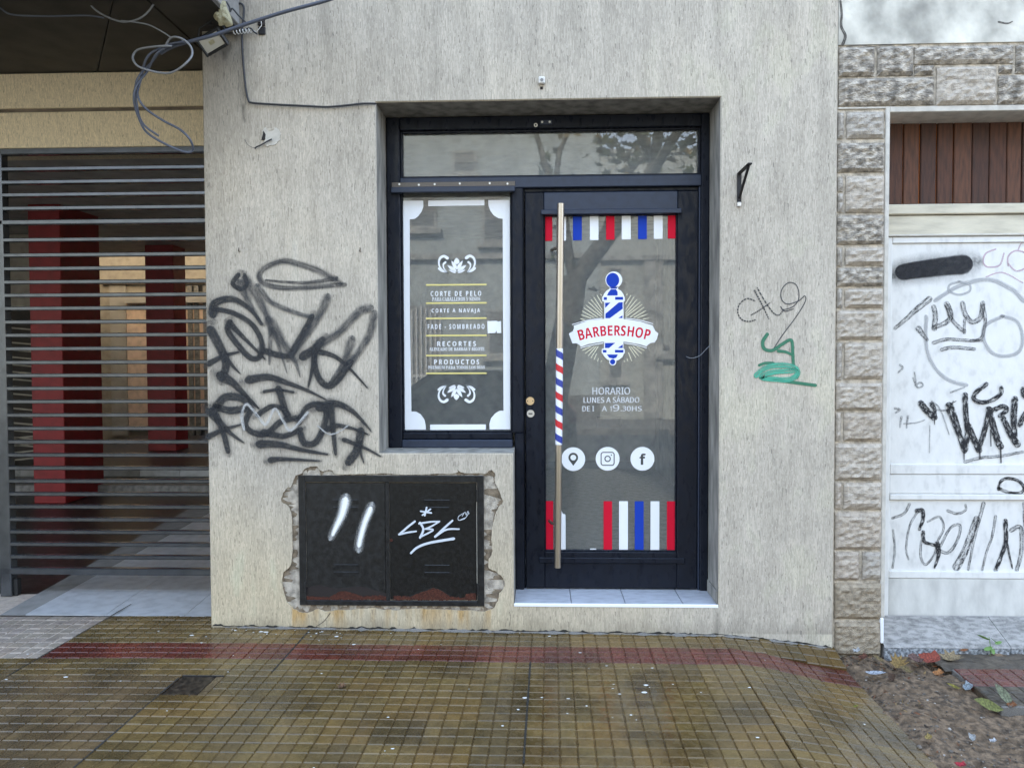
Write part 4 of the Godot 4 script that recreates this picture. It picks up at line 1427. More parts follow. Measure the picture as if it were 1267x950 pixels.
func logo(pane: Node3D) -> void:
	var z := -0.2746
	var a := -0.2740
	var b := -0.2736
	var c := -0.2732
	var u := 0.000646
	var wh := MB.new()
	var ball := Vector2(0.4043, 1.8214)
	wh.disc(ball, 70 * u, z, a, 32)
	wh.plate(pv([0.3838, 1.7851, 0.426, 1.7848, 0.4285, 1.7714, 0.4439, 1.7623, 0.4566, 1.7431, 0.4605, 1.7315, 0.3467, 1.7323, 0.3518, 1.747, 0.3659, 1.7642, 0.3806, 1.7717]), z, a)
	wh.plate(pv([0.3467, 1.7342, 0.4592, 1.7335, 0.4637, 1.729, 0.4637, 1.7091, 0.4592, 1.7047, 0.3467, 1.7054, 0.3422, 1.7099, 0.3422, 1.7298]), z, a + 0.0001)
	wh.plate(pv([0.3531, 1.7067, 0.4567, 1.706, 0.4567, 1.6087, 0.3531, 1.6093]), z, a)
	wh.plate(pv([0.3518, 1.4938, 0.4561, 1.4933, 0.4561, 1.4503, 0.3518, 1.4507]), z, a)
	wh.plate(pv([0.3441, 1.4521, 0.4581, 1.4516, 0.4632, 1.4464, 0.4632, 1.4278, 0.4581, 1.4233, 0.3441, 1.4238, 0.3389, 1.4283, 0.339, 1.4469]), z, a + 0.0001)
	wh.plate(pv([0.3454, 1.4251, 0.4594, 1.4246, 0.4504, 1.406, 0.4312, 1.3906, 0.4146, 1.3856, 0.3864, 1.3857, 0.3684, 1.3941, 0.353, 1.409]), z, a)
	wh.disc(Vector2(0.3992, 1.3805), 30 * u, z, a + 0.00005, 24)
	build("pole_outline", wh, M.white, pane)
	var bl := MB.new()
	bl.disc(Vector2(0.3985, 1.8202), 54 * u, a, b, 28, 60 * u)
	bl.plate(pv([0.387, 1.78, 0.4215, 1.7798, 0.4215, 1.774, 0.387, 1.7742]), a, b)
	bl.plate(pv([0.3883, 1.771, 0.4158, 1.7708, 0.4247, 1.7574, 0.4247, 1.7375, 0.3678, 1.7379, 0.3755, 1.7551]), a, b)
	bl.plate(pv([0.3506, 1.7291, 0.3672, 1.729, 0.3672, 1.7142, 0.3506, 1.7144]), a + 0.0001, b + 0.0001)
	bl.plate(pv([0.4113, 1.7299, 0.4541, 1.7297, 0.4541, 1.7143, 0.4113, 1.7146]), a + 0.0001, b + 0.0001)
	bl.plate(pv([0.3576, 1.6989, 0.3864, 1.7, 0.3582, 1.6708]), a, b)
	bl.plate(pv([0.4311, 1.7004, 0.4522, 1.7015, 0.4522, 1.6663, 0.3825, 1.6155, 0.3595, 1.6157, 0.3595, 1.64]), a, b)
	bl.plate(pv([0.4286, 1.6165, 0.4509, 1.6305, 0.451, 1.6164]), a, b)
	bl.plate(pv([0.3569, 1.4822, 0.412, 1.4832, 0.3787, 1.4551, 0.3569, 1.4552]), a, b)
	bl.plate(pv([0.4261, 1.4549, 0.4523, 1.4741, 0.4523, 1.4548]), a, b)
	bl.plate(pv([0.3454, 1.445, 0.3652, 1.4449, 0.3652, 1.4308, 0.3454, 1.4308]), a + 0.0001, b + 0.0001)
	bl.plate(pv([0.4107, 1.4447, 0.4562, 1.4445, 0.4562, 1.4304, 0.4107, 1.4306]), a + 0.0001, b + 0.0001)
	bl.plate(pv([0.3671, 1.4205, 0.4261, 1.4202, 0.4184, 1.4035, 0.4017, 1.3972, 0.3787, 1.4037]), a, b)
	bl.disc(Vector2(0.3979, 1.3805), 22 * u, a + 0.0001, b, 20)
	build("pole_stripes", bl, M.blue, pane)
	var bn := flat(pv([0.1877, 1.5768, 0.2634, 1.6021, 0.3467, 1.6119, 0.4043, 1.6141, 0.4682, 1.6099, 0.5448, 1.5979, 0.6125, 1.5758, 0.6202, 1.5597, 0.6278, 1.545, 0.6438, 1.5321, 0.6343, 1.4988, 0.6228, 1.4835, 0.6024, 1.4811, 0.5897, 1.4734, 0.5801, 1.4632, 0.545, 1.4743, 0.4683, 1.4881, 0.4043, 1.4923, 0.3402, 1.4887, 0.2697, 1.4775, 0.2273, 1.4629, 0.2183, 1.4738, 0.2023, 1.4816, 0.1811, 1.4805, 0.1619, 1.5346, 0.1831, 1.546, 0.1896, 1.5621]), a, b + 0.0002)
	for l in [[0.1812, 1.5827, 0.2506, 1.6022, 0.3416, 1.6158], [0.4682, 1.615, 0.5448, 1.6037, 0.6137, 1.5847], [0.226, 1.4558, 0.2825, 1.471, 0.3467, 1.4816], [0.4606, 1.4811, 0.5194, 1.4718, 0.5795, 1.4555]]:
		bn.ribbon(pv(l), 6 * u, 7 * u, a)
	build("banner", bn, M.white, pane)
	var rays := MB.new()
	for l in [[0.3327, 1.7452, 0.3378, 1.7388], [0.3147, 1.7396, 0.3403, 1.6959], [0.2974, 1.7288, 0.3416, 1.6606], [0.2827, 1.7154, 0.3416, 1.6465], [0.2686, 1.7027, 0.3403, 1.6337], [0.2539, 1.6868, 0.3365, 1.6248], [0.2442, 1.6721, 0.316, 1.6223], [0.2346, 1.6549, 0.2967, 1.6205], [0.2282, 1.6357, 0.2801, 1.6168], [0.2236, 1.6152, 0.2454, 1.608],
			[0.4777, 1.7474, 0.4732, 1.7398], [0.4962, 1.7383, 0.4682, 1.6931], [0.5134, 1.7293, 0.4682, 1.6611], [0.5288, 1.7164, 0.4682, 1.6438], [0.546, 1.7022, 0.4688, 1.6329], [0.5562, 1.6881, 0.4695, 1.624], [0.5664, 1.6733, 0.4937, 1.6213], [0.576, 1.6547, 0.5129, 1.6186], [0.585, 1.6367, 0.5321, 1.6172], [0.5907, 1.6149, 0.5614, 1.6087],
			[0.2356, 1.4429, 0.2793, 1.462], [0.2504, 1.4267, 0.2992, 1.4632], [0.2664, 1.4138, 0.3095, 1.4631], [0.2812, 1.4028, 0.3197, 1.4618], [0.2985, 1.3937, 0.3114, 1.4233], [0.3171, 1.3834, 0.321, 1.3988], [0.3338, 1.3807, 0.3389, 1.3859],
			[0.5687, 1.4414, 0.529, 1.4609], [0.554, 1.4255, 0.5092, 1.4622], [0.5374, 1.4127, 0.4964, 1.4623], [0.5233, 1.4031, 0.4862, 1.4611], [0.5003, 1.3852, 0.4837, 1.429], [0.4811, 1.3827, 0.476, 1.3956], [0.4632, 1.3802, 0.4594, 1.3867]]:
		var p := pv(l)
		rays.ribbon(p, 4.5 * u, 6 * u, z + 0.0004)
	build("sunburst", rays, M.ray, pane)
	letter(pane, "red_lettering", "BARBERSHOP", 0.4062, 1.5494, 0.386, 0.056, c, M.red, "Droid Sans", true, 0.70)


# ------------------------------------------------------------------ meter cabinet
func make_cabinet() -> void:
	var cab := thing("meter_cabinet", "black rusty two door meter cabinet low in the plaster wall", "cabinet")
	var x0 := -1.240
	var x1 := -0.284
	var y0 := 0.131
	var y1 := 0.803
	var w := 0.034
	var fr := MB.new()
	fr.box(Vector3(x0, y0, -0.05), Vector3(x0 + w, y1, 0.004), 0.002)
	fr.box(Vector3(x1 - w, y0, -0.05), Vector3(x1, y1, 0.004), 0.002)
	fr.box(Vector3(x0 + w, y1 - w, -0.05), Vector3(x1 - w, y1, 0.004), 0.002)
	fr.box(Vector3(x0 + w, y0, -0.05), Vector3(x1 - w, y0 + 0.026, 0.004), 0.002)
	build("cabinet_frame", fr, M.black, cab)
	build("cabinet_back", one_box(Vector3(x0 + w, y0 + 0.026, -0.05), Vector3(x1 - w, y1 - w, -0.03)), M.gap, cab)
	build("cabinet_post", one_box(Vector3(-0.790, y0 + 0.0265, -0.03), Vector3(-0.772, y1 - w - 0.0005, 0.001), 0.002), M.black, cab)
	var spans := [[x0 + w + 0.003, -0.792], [-0.770, x1 - w - 0.004]]
	for i in 2:
		var a: float = spans[i][0]
		var b: float = spans[i][1]
		var leaf := build("door", one_box(Vector3(a, y0 + 0.030, -0.014), Vector3(b, y1 - w - 0.004, -0.003), 0.002), M.black if i == 0 else M.black2, cab, "dull black left cabinet door with two white spray marks" if i == 0 else "glossier black right cabinet door with white marker letters")
		var c := (a + b) / 2.0 + (0.02 if i == 1 else 0.0)
		for yy in [0.648, 0.312]:
			var lv := MB.new()
			for k in 2:
				var h: float = yy + (k - 0.5) * 0.038
				lv.quad(Vector3(c - 0.068, h - 0.013, -0.0028), Vector3(c + 0.068, h - 0.013, -0.0028), Vector3(c + 0.064, h + 0.010, -0.0012), Vector3(c - 0.064, h + 0.010, -0.0012), Vector3(0, 0, 1))
				lv.quad(Vector3(c - 0.064, h + 0.010, -0.0012), Vector3(c + 0.064, h + 0.010, -0.0012), Vector3(c + 0.064, h + 0.012, -0.0028), Vector3(c - 0.064, h + 0.012, -0.0028), Vector3(0, 1, 0.3))
			build("louvre", lv, M.black if i == 0 else M.black2, leaf)
		var hx := a - 0.006 if i == 0 else b + 0.006
		for yy in [0.70, 0.22]:
			var hg := MB.new()
			hg.tube(PackedVector3Array([Vector3(hx, yy - 0.03, 0.003), Vector3(hx, yy + 0.03, 0.003)]), 0.006, 8)
			build("hinge", hg, M.black, leaf)
	var lk := MB.new()
	lk.disc(Vector2(-0.762, 0.470), 0.008, -0.003, 0.002, 12)
	build("door_edge", one_box(Vector3(-0.3215, 0.245, -0.003), Vector3(-0.3195, 0.715, 0.0005)), M.lens, cab)
	build("keyhole", lk, M.rust, cab)
	# rust eating the foot of both doors
	build("rust_patch", flat(rough(pv([-1.2116, 0.1767, -1.1563, 0.1739, -1.0872, 0.1723, -1.0604, 0.1884, -1.0337, 0.2024, -1.0071, 0.2058, -0.9669, 0.1965, -0.912, 0.1778, -0.8378, 0.1825, -0.787, 0.1797, -0.7872, 0.1595, -1.2119, 0.1565]), 0.006, 0.004), -0.004, -0.0016), M.rust, cab, "red rust along the foot of the left cabinet door")
	build("rust_patch", flat(rough(pv([-0.7532, 0.181, -0.6687, 0.1773, -0.6211, 0.1988, -0.5788, 0.2118, -0.5471, 0.2247, -0.5083, 0.2123, -0.4559, 0.1788, -0.395, 0.1729, -0.3718, 0.1963, -0.3256, 0.1987, -0.3258, 0.1628, -0.7533, 0.1598]), 0.006, 0.004), -0.004, -0.0014), M.rust, cab, "red rust along the foot of the right cabinet door")
	build("rust_haze", flat(pv([-1.2089, 0.2225, -1.1396, 0.2336, -1.0495, 0.2151, -0.922, 0.2297, -0.7901, 0.1934, -0.7902, 0.1807, -0.9119, 0.1788, -0.9669, 0.1986, -1.0071, 0.2079, -1.0337, 0.2045, -1.0871, 0.1744, -1.2095, 0.1778]), -0.004, -0.0024), M.rust_dim, cab)
	var ed := MB.new()
	var ed2 := MB.new()
	ed.ribbon(pv([-1.0871, 0.1744, -1.0604, 0.1895, -1.0337, 0.2035, -1.0071, 0.2068, -0.9669, 0.1976, -0.9119, 0.1788]), 0.004, 0.003, -0.0008)
	ed2.ribbon(pv([-0.6687, 0.1794, -0.6211, 0.1999, -0.5788, 0.2129, -0.5471, 0.2258, -0.5083, 0.2133, -0.4559, 0.1799]), 0.005, 0.003, -0.0006)
	build("lifted_paint", ed, M.gap, cab)
	build("lifted_paint", ed2, M.gap, cab)
	var s := 0.001035
	strokes(cab, "spray_mark", "two white sprayed bars on the left cabinet door", M.white_spray, 0.0052, [
		[[-0.9958, 0.6724, -1.0135, 0.6048, -1.046, 0.5361, -1.0698, 0.4905], 80 * s, 50 * s],
		[[-0.8652, 0.639, -0.8976, 0.563, -0.9194, 0.489, -0.9285, 0.434], 64 * s, 60 * s],
	])
	strokes(cab, "spray_core", "", M.white_fat, 0.0058, [
		[[-0.998, 0.6629, -1.0156, 0.5996, -1.0438, 0.5414, -1.0612, 0.5033], 62 * s, 26 * s],
		[[-0.8695, 0.6243, -0.8976, 0.5577, -0.9173, 0.4891, -0.9262, 0.451], 42 * s, 36 * s],
	])
	strokes(cab, "marker_letters", "white marker letters with a star and an underline", M.marker, 0.0052, [
		[[-0.6382, 0.5681, -0.671, 0.5428, -0.7188, 0.5015], 11 * s, 12 * s], [[-0.7188, 0.5015, -0.6766, 0.5111, -0.6323, 0.5176], 12 * s, 9 * s],
		[[-0.6109, 0.5619, -0.5944, 0.5273, -0.6115, 0.4861], 12 * s, 13 * s], [[-0.6152, 0.5577, -0.5605, 0.5663, -0.5122, 0.5686], 11 * s, 9 * s], [[-0.5122, 0.5686, -0.5501, 0.5453, -0.5839, 0.5304], 9 * s, 9 * s],
		[[-0.5839, 0.5304, -0.544, 0.5243, -0.6115, 0.4882], 10 * s, 10 * s],
		[[-0.445, 0.573, -0.4872, 0.535, -0.5337, 0.4906], 11 * s, 13 * s], [[-0.5337, 0.4906, -0.4768, 0.5267, -0.4118, 0.5301], 12 * s, 9 * s],
		[[-0.6585, 0.4058, -0.6245, 0.4355, -0.5613, 0.4589, -0.4393, 0.4805], 12 * s, 15 * s],
		[[-0.5767, 0.6398, -0.5865, 0.5999], 10 * s, 10 * s], [[-0.6063, 0.6208, -0.5539, 0.6126], 10 * s, 10 * s], [[-0.598, 0.6019, -0.5579, 0.6315], 9 * s, 9 * s],
		[[-0.3872, 0.6121, -0.4135, 0.5941, -0.4115, 0.5752, -0.3821, 0.5879], 3 * s, 3 * s], [[-0.3946, 0.5963, -0.3799, 0.6173, -0.3737, 0.6027, -0.3652, 0.6216, -0.359, 0.609], 3 * s, 3 * s], [[-0.4084, 0.5752, -0.3821, 0.5837, -0.3611, 0.6111], 3 * s, 3 * s],
	])


# ------------------------------------------------------------------ the flats on the left, with their open garage hall
func make_flats() -> void:
	var fl := thing("apartment_building", "cream apartment building over an open garage hall with red columns", "building")
	var xr := -1.712
	build("beam", one_box(Vector3(-9.0, 2.862, -0.78), Vector3(xr, 3.062, -0.505), 0.004), M.cream, fl)
	build("beam", one_box(Vector3(-9.0, 2.635, -0.78), Vector3(xr, 2.840, -0.505), 0.004), M.cream, fl)
	build("beam_groove", one_box(Vector3(-9.0, 2.840, -0.78), Vector3(xr, 2.862, -0.520)), M.groove, fl)
	# the underside of the balcony: three dark panels with open joints
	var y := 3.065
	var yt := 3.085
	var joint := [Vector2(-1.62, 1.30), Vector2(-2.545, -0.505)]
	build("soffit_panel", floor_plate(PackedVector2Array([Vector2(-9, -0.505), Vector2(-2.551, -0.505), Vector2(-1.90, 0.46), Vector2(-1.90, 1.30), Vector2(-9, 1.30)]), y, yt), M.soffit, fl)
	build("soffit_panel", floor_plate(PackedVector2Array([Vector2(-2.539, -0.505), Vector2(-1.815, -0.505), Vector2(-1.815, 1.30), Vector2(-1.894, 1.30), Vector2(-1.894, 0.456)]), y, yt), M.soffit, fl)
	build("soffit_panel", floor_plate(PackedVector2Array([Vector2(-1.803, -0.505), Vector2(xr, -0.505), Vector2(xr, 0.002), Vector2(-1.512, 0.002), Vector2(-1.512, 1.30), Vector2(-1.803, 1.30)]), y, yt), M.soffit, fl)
	build("balcony", one_box(Vector3(-9.0, 3.087, 0.003), Vector3(-1.509, 4.15, 1.31), 0.004), M.concrete, fl)
	build("balcony_slab", one_box(Vector3(-9.0, 3.087, -0.78), Vector3(xr, 3.25, 0.002)), M.concrete, fl)
	build("upper_wall", one_box(Vector3(-9.0, 3.252, -6.6), Vector3(xr, 9.2, -0.8)), M.cream, fl)
	build("hall_ceiling", one_box(Vector3(-9.0, 2.93, -7.0), Vector3(xr, 3.05, -0.785)), M.ceiling, fl)
	build("hall_side", one_box(Vector3(-9.2, -0.2, -8.5), Vector3(-9.0, 9.2, -0.5)), M.cream, fl)
	build("hall_back", one_box(Vector3(-9.0, -0.2, -8.5), Vector3(xr, 4.4, -8.25)), M.tan, fl)
	build("hall_flank", one_box(Vector3(xr, -0.2, -8.5), Vector3(xr + 0.2, 4.4, -7.01)), M.tan, fl)
	# floor of the hall
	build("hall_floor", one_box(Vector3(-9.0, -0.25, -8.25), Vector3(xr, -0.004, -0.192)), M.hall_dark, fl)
	var border := MB.new()
	border.plate(pv([-2.968, 0.19, -2.832, 0.19, -3.07, 3.4, -3.33, 3.4]), 0, 0.003)
	var bo := build("floor_border", border, M.concrete, fl)
	bo.rotation.x = -PI / 2
	for i in 3:
		for j in 7:
			var z0 := -0.192 - j * 0.455
			var z1 := z0 - 0.452
			var xa := -2.828 + i * 0.445
			var xb := minf(xa + 0.442, xr - 0.001)
			var q := MB.new()
			var k0 := (z0 + 0.19) * 0.07
			var k1 := (z1 + 0.19) * 0.07
			var ra := 0.0 if i == 2 else 1.0
			q.plate(PackedVector2Array([Vector2(xa + k0, -z0), Vector2(xb + k0 * ra, -z0), Vector2(xb + k1 * ra, -z1), Vector2(xa + k1, -z1)]), 0, 0.005)
			build("floor_tile", q, M.hall_tile, fl).rotation.x = -PI / 2
	for i in 2:
		var dj := sheet(-4.0, -2.9, -0.62, -0.19, 1, 1, func(_x, _z): return -0.0035)
		if i == 0:
			build("dry_apron", sheet(-4.2, -2.975, -0.58, -0.19, 1, 1, func(_x, _z): return -0.003), M.dry[1], fl)
	# steps at the back
	build("step", one_box(Vector3(-6.4, 0, -8.25), Vector3(xr, 0.092, -4.02), 0.004), M.hall_step, fl)
	var up := build("step", one_box(Vector3(-6.4, 0.092, -8.25), Vector3(xr, 0.205, -4.62), 0.004), M.hall_step, fl)
	for i in 9:
		build("step_tile", one_box(Vector3(-5.9 + i * 0.46, 0.096, -4.619), Vector3(-5.9 + i * 0.46 + 0.455, 0.203, -4.612), 0.001), M.hall_tile if i > 2 else M.concrete, up)
	build("platform_floor", one_box(Vector3(-6.4, 0.2055, -8.25), Vector3(xr, 0.209, -4.64)), M.hall_dark, fl)
	build("column", one_box(Vector3(-4.98, 0, -4.14), Vector3(-4.66, 2.928, -3.47), 0.006), M.column, fl, "nearer dark red column in the garage hall")
	build("column", one_box(Vector3(-5.19, 0.209, -6.45), Vector3(-4.81, 2.928, -6.10), 0.006), M.column, fl, "farther dark red column on the raised platform")
	# slatted stair wall on the far left
	var st := build("slat_wall", one_box(Vector3(-8.99, 0, -5.3), Vector3(-5.7, 2.928, -5.16)), M.dark_wood, fl)
	build("stair_panel", one_box(Vector3(-8.98, 2.05, -5.159), Vector3(-5.72, 2.92, -5.13)), M.tan, fl)
	for i in 22:
		var sl := build("slat", one_box(Vector3(-1.6, -0.010, 0.0), Vector3(1.5, 0.010, 0.03), 0.003), M.tan, st)
		sl.position = Vector3(-7.2, 0.12 + i * 0.088, -5.16)
		sl.rotation.z = deg_to_rad(-5.0 if i > 3 else 6.0)
	# back wall: frame, grey door, warm light painted as peach panel and the glazed door
	var zb := -8.249
	build("warm_light_patch", one_box(Vector3(-6.603, 0.30, zb), Vector3(-4.85, 2.3316, zb + 0.03)), M.peach, fl)
	build("service_door", one_box(Vector3(-6.8809, 0.21, zb), Vector3(-6.6162, 2.6294, zb + 0.02)), M.ceiling, fl)
	build("door_header", one_box(Vector3(-7.0, 2.6294, zb), Vector3(-4.5, 2.7067, zb + 0.05)), M.groove, fl)
	build("header_box", one_box(Vector3(-6.5944, 2.3285, zb), Vector3(-4.8, 2.4958, zb + 0.10)), M.ceiling, fl)
	build("glass_door", one_box(Vector3(-5.5956, 0.21, zb), Vector3(-3.0, 2.6, zb + 0.02)), M.dark, fl)
	for x in [-5.5956, -5.4908, -5.3468, -3.4]:
		build("door_post", one_box(Vector3(x, 0.21, zb + 0.02), Vector3(x + 0.07, 2.6, zb + 0.06), 0.004), M.hall_step, fl)


func floor_plate(p: PackedVector2Array, y0: float, y1: float) -> MB:
	var b := MB.new()
	b.t = Transform3D(Basis(Vector3(1, 0, 0), Vector3(0, 0, 1), Vector3(0, -1, 0)), Vector3.ZERO)
	b.plate(p, -y1, -y0)
	return b


func make_gate() -> void:
	var gt := thing("sliding_gate", "grey steel sliding gate of thin horizontal bars", "gate")
	var z := -0.53
	build("gate_post", one_box(Vector3(-3.205, 0.0, z - 0.05), Vector3(-3.137, 2.632, z + 0.012), 0.004), M.gate, gt)
	build("gate_foot", one_box(Vector3(-3.137, 0.0, z - 0.045), Vector3(-3.112, 0.10, z - 0.006), 0.003), M.dark, gt)
	build("gate_post", one_box(Vector3(-1.78, 0.06, z - 0.05), Vector3(-1.7125, 2.632, z - 0.011), 0.004), M.gate, gt)
	for y in [2.519, 2.4424, 2.3686, 2.2904, 2.1067, 2.0179, 1.939, 1.8604, 1.7831, 1.7062, 1.6264, 1.5489, 1.4699, 1.3893, 1.3125, 1.2361, 1.1581, 1.0782, 1.0001, 0.9204, 0.8422, 0.7652, 0.6877, 0.6106, 0.5354, 0.4595, 0.3851, 0.312, 0.2364]:
		build("bar", one_box(Vector3(-3.18, y - 0.0115, z - 0.028), Vector3(-1.7125, y + 0.0115, z + 0.008), 0.004), M.gate, gt)
	build("rail", one_box(Vector3(-3.18, 2.5997, z - 0.03), Vector3(-1.7125, 2.6411, z + 0.012), 0.006), M.gate, gt)
	build("rail", one_box(Vector3(-3.18, 2.193, z - 0.03), Vector3(-1.7125, 2.2244, z + 0.012), 0.006), M.gate, gt)
	build("rail", one_box(Vector3(-3.18, 0.1318, z - 0.03), Vector3(-1.7125, 0.1714, z + 0.012), 0.005), M.gate, gt)


# ------------------------------------------------------------------ the stone house on the right
func stone(w: float, h: float, d: float, sd: int) -> ArrayMesh:
	var n := noise(8.0, 4, FastNoiseLite.TYPE_SIMPLEX, sd)
	n.fractal_type = FastNoiseLite.FRACTAL_RIDGED
	n.fractal_gain = 0.55
	var b := MB.new()
	var nx := clampi(int(w / 0.015), 3, 18)
	var ny := clampi(int(h / 0.015), 3, 11)
	var f := func(i: int, j: int) -> Vector3:
		var u := float(i) / nx
		var v := float(j) / ny
		var e := minf(minf(u, 1 - u) * w, minf(v, 1 - v) * h)
		var edge := i == 0 or j == 0 or i == nx or j == ny
		var z := 0.0 if edge else d * (0.55 + 0.45 * smoothstep(0.0, 0.022, e)) + 0.0095 * n.get_noise_2d(u * w, v * h * 2.2)
		return Vector3((u - 0.5) * w + (0.0015 * n.get_noise_2d(v * h * 2.0, sd) if edge else 0.0), (v - 0.5) * h + (0.0015 * n.get_noise_2d(u * w * 2.0, sd + 5.0) if edge else 0.0), z)
	for i in nx:
		for j in ny:
			b.quad(f.call(i, j), f.call(i + 1, j), f.call(i + 1, j + 1), f.call(i, j + 1), Vector3(0, 0, 1))
	for s in [-1.0, 1.0]:
		b.quad(Vector3(s * w / 2, -h / 2, -0.02), Vector3(s * w / 2, -h / 2, 0), Vector3(s * w / 2, h / 2, 0), Vector3(s * w / 2, h / 2, -0.02), Vector3(s, 0, 0))
		b.quad(Vector3(-w / 2, s * h / 2, -0.02), Vector3(-w / 2, s * h / 2, 0), Vector3(w / 2, s * h / 2, 0), Vector3(w / 2, s * h / 2, -0.02), Vector3(0, s, 0))
	return b.mesh()


func make_stone_house() -> void:
	var hs := thing("stone_house", "old house with rough grey stone pillar and stained pale plaster above", "building")
	var zm := -0.0195
	build("mortar", one_box(Vector3(1.487, -0.3, -0.40), Vector3(1.722, 2.640, zm)), M.mortar, hs)
	build("mortar", one_box(Vector3(1.487, 2.640, -0.40), Vector3(6.0, 2.945, zm)), M.mortar, hs)
	build("jamb", one_box(Vector3(1.722, 0.085, -0.40), Vector3(1.744, 2.640, -0.012), 0.003), M.lintel, hs)
	build("jamb_foot", one_box(Vector3(1.7205, -0.045, -0.06), Vector3(1.737, 0.083, -0.004), 0.003), M.white, hs)
	build("lintel", one_box(Vector3(1.744, 2.612, -0.40), Vector3(6.0, 2.640, -0.014), 0.003), M.lintel, hs)
	build("lintel_strip", one_box(Vector3(1.490, 2.630, zm), Vector3(1.722, 2.6395, -0.012), 0.002), M.lintel, hs)
	var pl := MB.new()
	pl.box(Vector3(1.487, 2.945, -6.0), Vector3(8.0, 5.4, -0.012))
	build("plaster_wall", pl, M.old_wall, hs)
	build("pier_wall", one_box(Vector3(4.6, -0.3, -6.0), Vector3(8.0, 2.640, -0.03)), M.old_wall, hs)
	build("rear_wall", one_box(Vector3(1.487, -0.3, -6.2), Vector3(8.0, 5.4, -6.01)), M.old_wall, hs)
	var stones := [
		[1.4918, 2.79, 1.6651, 2.9322, 3], [1.6788, 2.7909, 1.8535, 2.9328, 3], [1.859, 2.8423, 2.3367, 2.9288, 3], [1.8618, 2.7905, 1.9539, 2.8378, 3], [2.2698, 2.7937, 2.3339, 2.831, 3], [2.3506, 2.7928, 2.5889, 2.9279, 3],
		[1.4912, 2.6453, 1.9571, 2.7797, 3], [1.9685, 2.6433, 2.2574, 2.8283, 0], [2.2674, 2.641, 2.5141, 2.7824, 3], [2.5257, 2.6379, 2.9002, 2.777, 3], [2.6005, 2.7881, 2.8973, 2.9229, 3],
		[1.4887, 2.486, 1.5183, 2.6131, 1], [1.5322, 2.4843, 1.7136, 2.6152, 1],
		[1.4901, 2.3195, 1.7173, 2.4627, 3],
		[1.4913, 2.2251, 1.517, 2.2989, 1], [1.4921, 2.1232, 1.5179, 2.2151, 1], [1.5314, 2.1199, 1.7192, 2.2994, 0],
		[1.4905, 1.9621, 1.7191, 2.1061, 3],
		[1.4917, 1.8547, 1.5164, 1.947, 1], [1.5322, 1.8577, 1.7206, 1.9459, 0],
		[1.4914, 1.7535, 1.7205, 1.8459, 3],
		[1.4924, 1.6456, 1.5182, 1.7422, 1], [1.5322, 1.6468, 1.72, 1.7413, 0],
		[1.4916, 1.4878, 1.7214, 1.6329, 0],
		[1.4932, 1.286, 1.5191, 1.4721, 1], [1.5331, 1.2897, 1.721, 1.4715, 0],
		[1.4916, 1.1337, 1.7213, 1.2695, 0],
		[1.4921, 0.9773, 1.5161, 1.1217, 0], [1.5321, 0.9793, 1.7197, 1.1195, 2],
		[1.4917, 0.7817, 1.7216, 0.9651, 0],
		[1.492, 0.6323, 1.5233, 0.7673, 2], [1.5333, 0.6327, 1.7218, 0.7675, 0],
		[1.4927, 0.4299, 1.7221, 0.6183, 2],
		[1.4923, 0.2734, 1.6149, 0.4173, 2], [1.631, 0.2762, 1.7224, 0.4158, 1],
		[1.4939, 0.076, 1.7271, 0.2573, 4],
		[1.4976, -0.1099, 1.7251, 0.0595, 4],
	]
	var mats := [M.stone[0], M.stone[1], M.stone[2], M.stone_grey, M.stone_low]
	for i in stones.size():
		var s: Array = stones[i]
		var o := put("stone", stone(s[2] - s[0], s[3] - s[1], 0.016, 200 + i), mats[s[4]], hs)
		o.position = Vector3((s[0] + s[2]) / 2, (s[1] + s[3]) / 2, -0.014)
	# cracked edge of the plaster beside the shop
	strokes(hs, "plaster_crack", "dark crack in the plaster beside the barbershop", M.crack, -0.0105, [
		[[1.4951, 3.1573, 1.5015, 3.0934, 1.4997, 3.0353, 1.5199, 2.9884, 1.5086, 2.9479], 0.012, 0.02], [[2.2631, 3.0417, 2.3033, 3.034, 2.3283, 3.0427], 0.012, 0.006],
		[[1.5262, 2.9348, 1.5958, 2.9405, 1.6539, 2.9325, 1.7117, 2.9408, 1.758, 2.9376], 0.006, 0.004],
	])
	# wooden header boards over the garage door
	var gd := thing("garage_door", "white panelled garage door with black graffiti under brown boards", "garage door")
	var zd := -0.2
	var xs := [1.825, 1.9014, 1.988, 2.0741, 2.1588, 2.252, 2.3402, 2.4286, 2.5055, 2.5895, 2.6751, 2.7606, 2.8459]
	var top := 2.632
	var bot: float = 2.1944
	build("header_back", one_box(Vector3(1.744, bot, zd - 0.06), Vector3(4.6, top, zd - 0.022)), M.board_gap, gd)
	for i in xs.size() - 1:
		var x0: float = xs[i]
		var o := build("plank", one_box(Vector3(x0 + 0.0012, bot, zd - 0.022), Vector3(xs[i + 1] - 0.0016 - 0.006 * rng.randf(), top, zd - 0.004 - 0.003 * rng.randf()), 0.004), M.board[(i * 2) % 3], gd)
		o.position.y = 0.0
	build("plank", one_box(Vector3(xs[xs.size() - 1] + 0.002, bot, zd - 0.022), Vector3(4.6, top, zd - 0.004), 0.004), M.board[0], gd)
	build("upper_rail", one_box(Vector3(1.744, 2.1402, zd - 0.05), Vector3(4.6, bot - 0.001, zd + 0.010), 0.005), M.cream_rail, gd)
	build("upper_rail", one_box(Vector3(1.744, 2.0358, zd - 0.05), Vector3(4.6, 2.136, zd - 0.004), 0.003), M.cream_rail, gd)
	build("cornice_bead", one_box(Vector3(1.744, 2.0274, zd - 0.03), Vector3(4.6, 2.0378, zd + 0.008), 0.003), M.lintel, gd)
	var zp := zd - 0.012
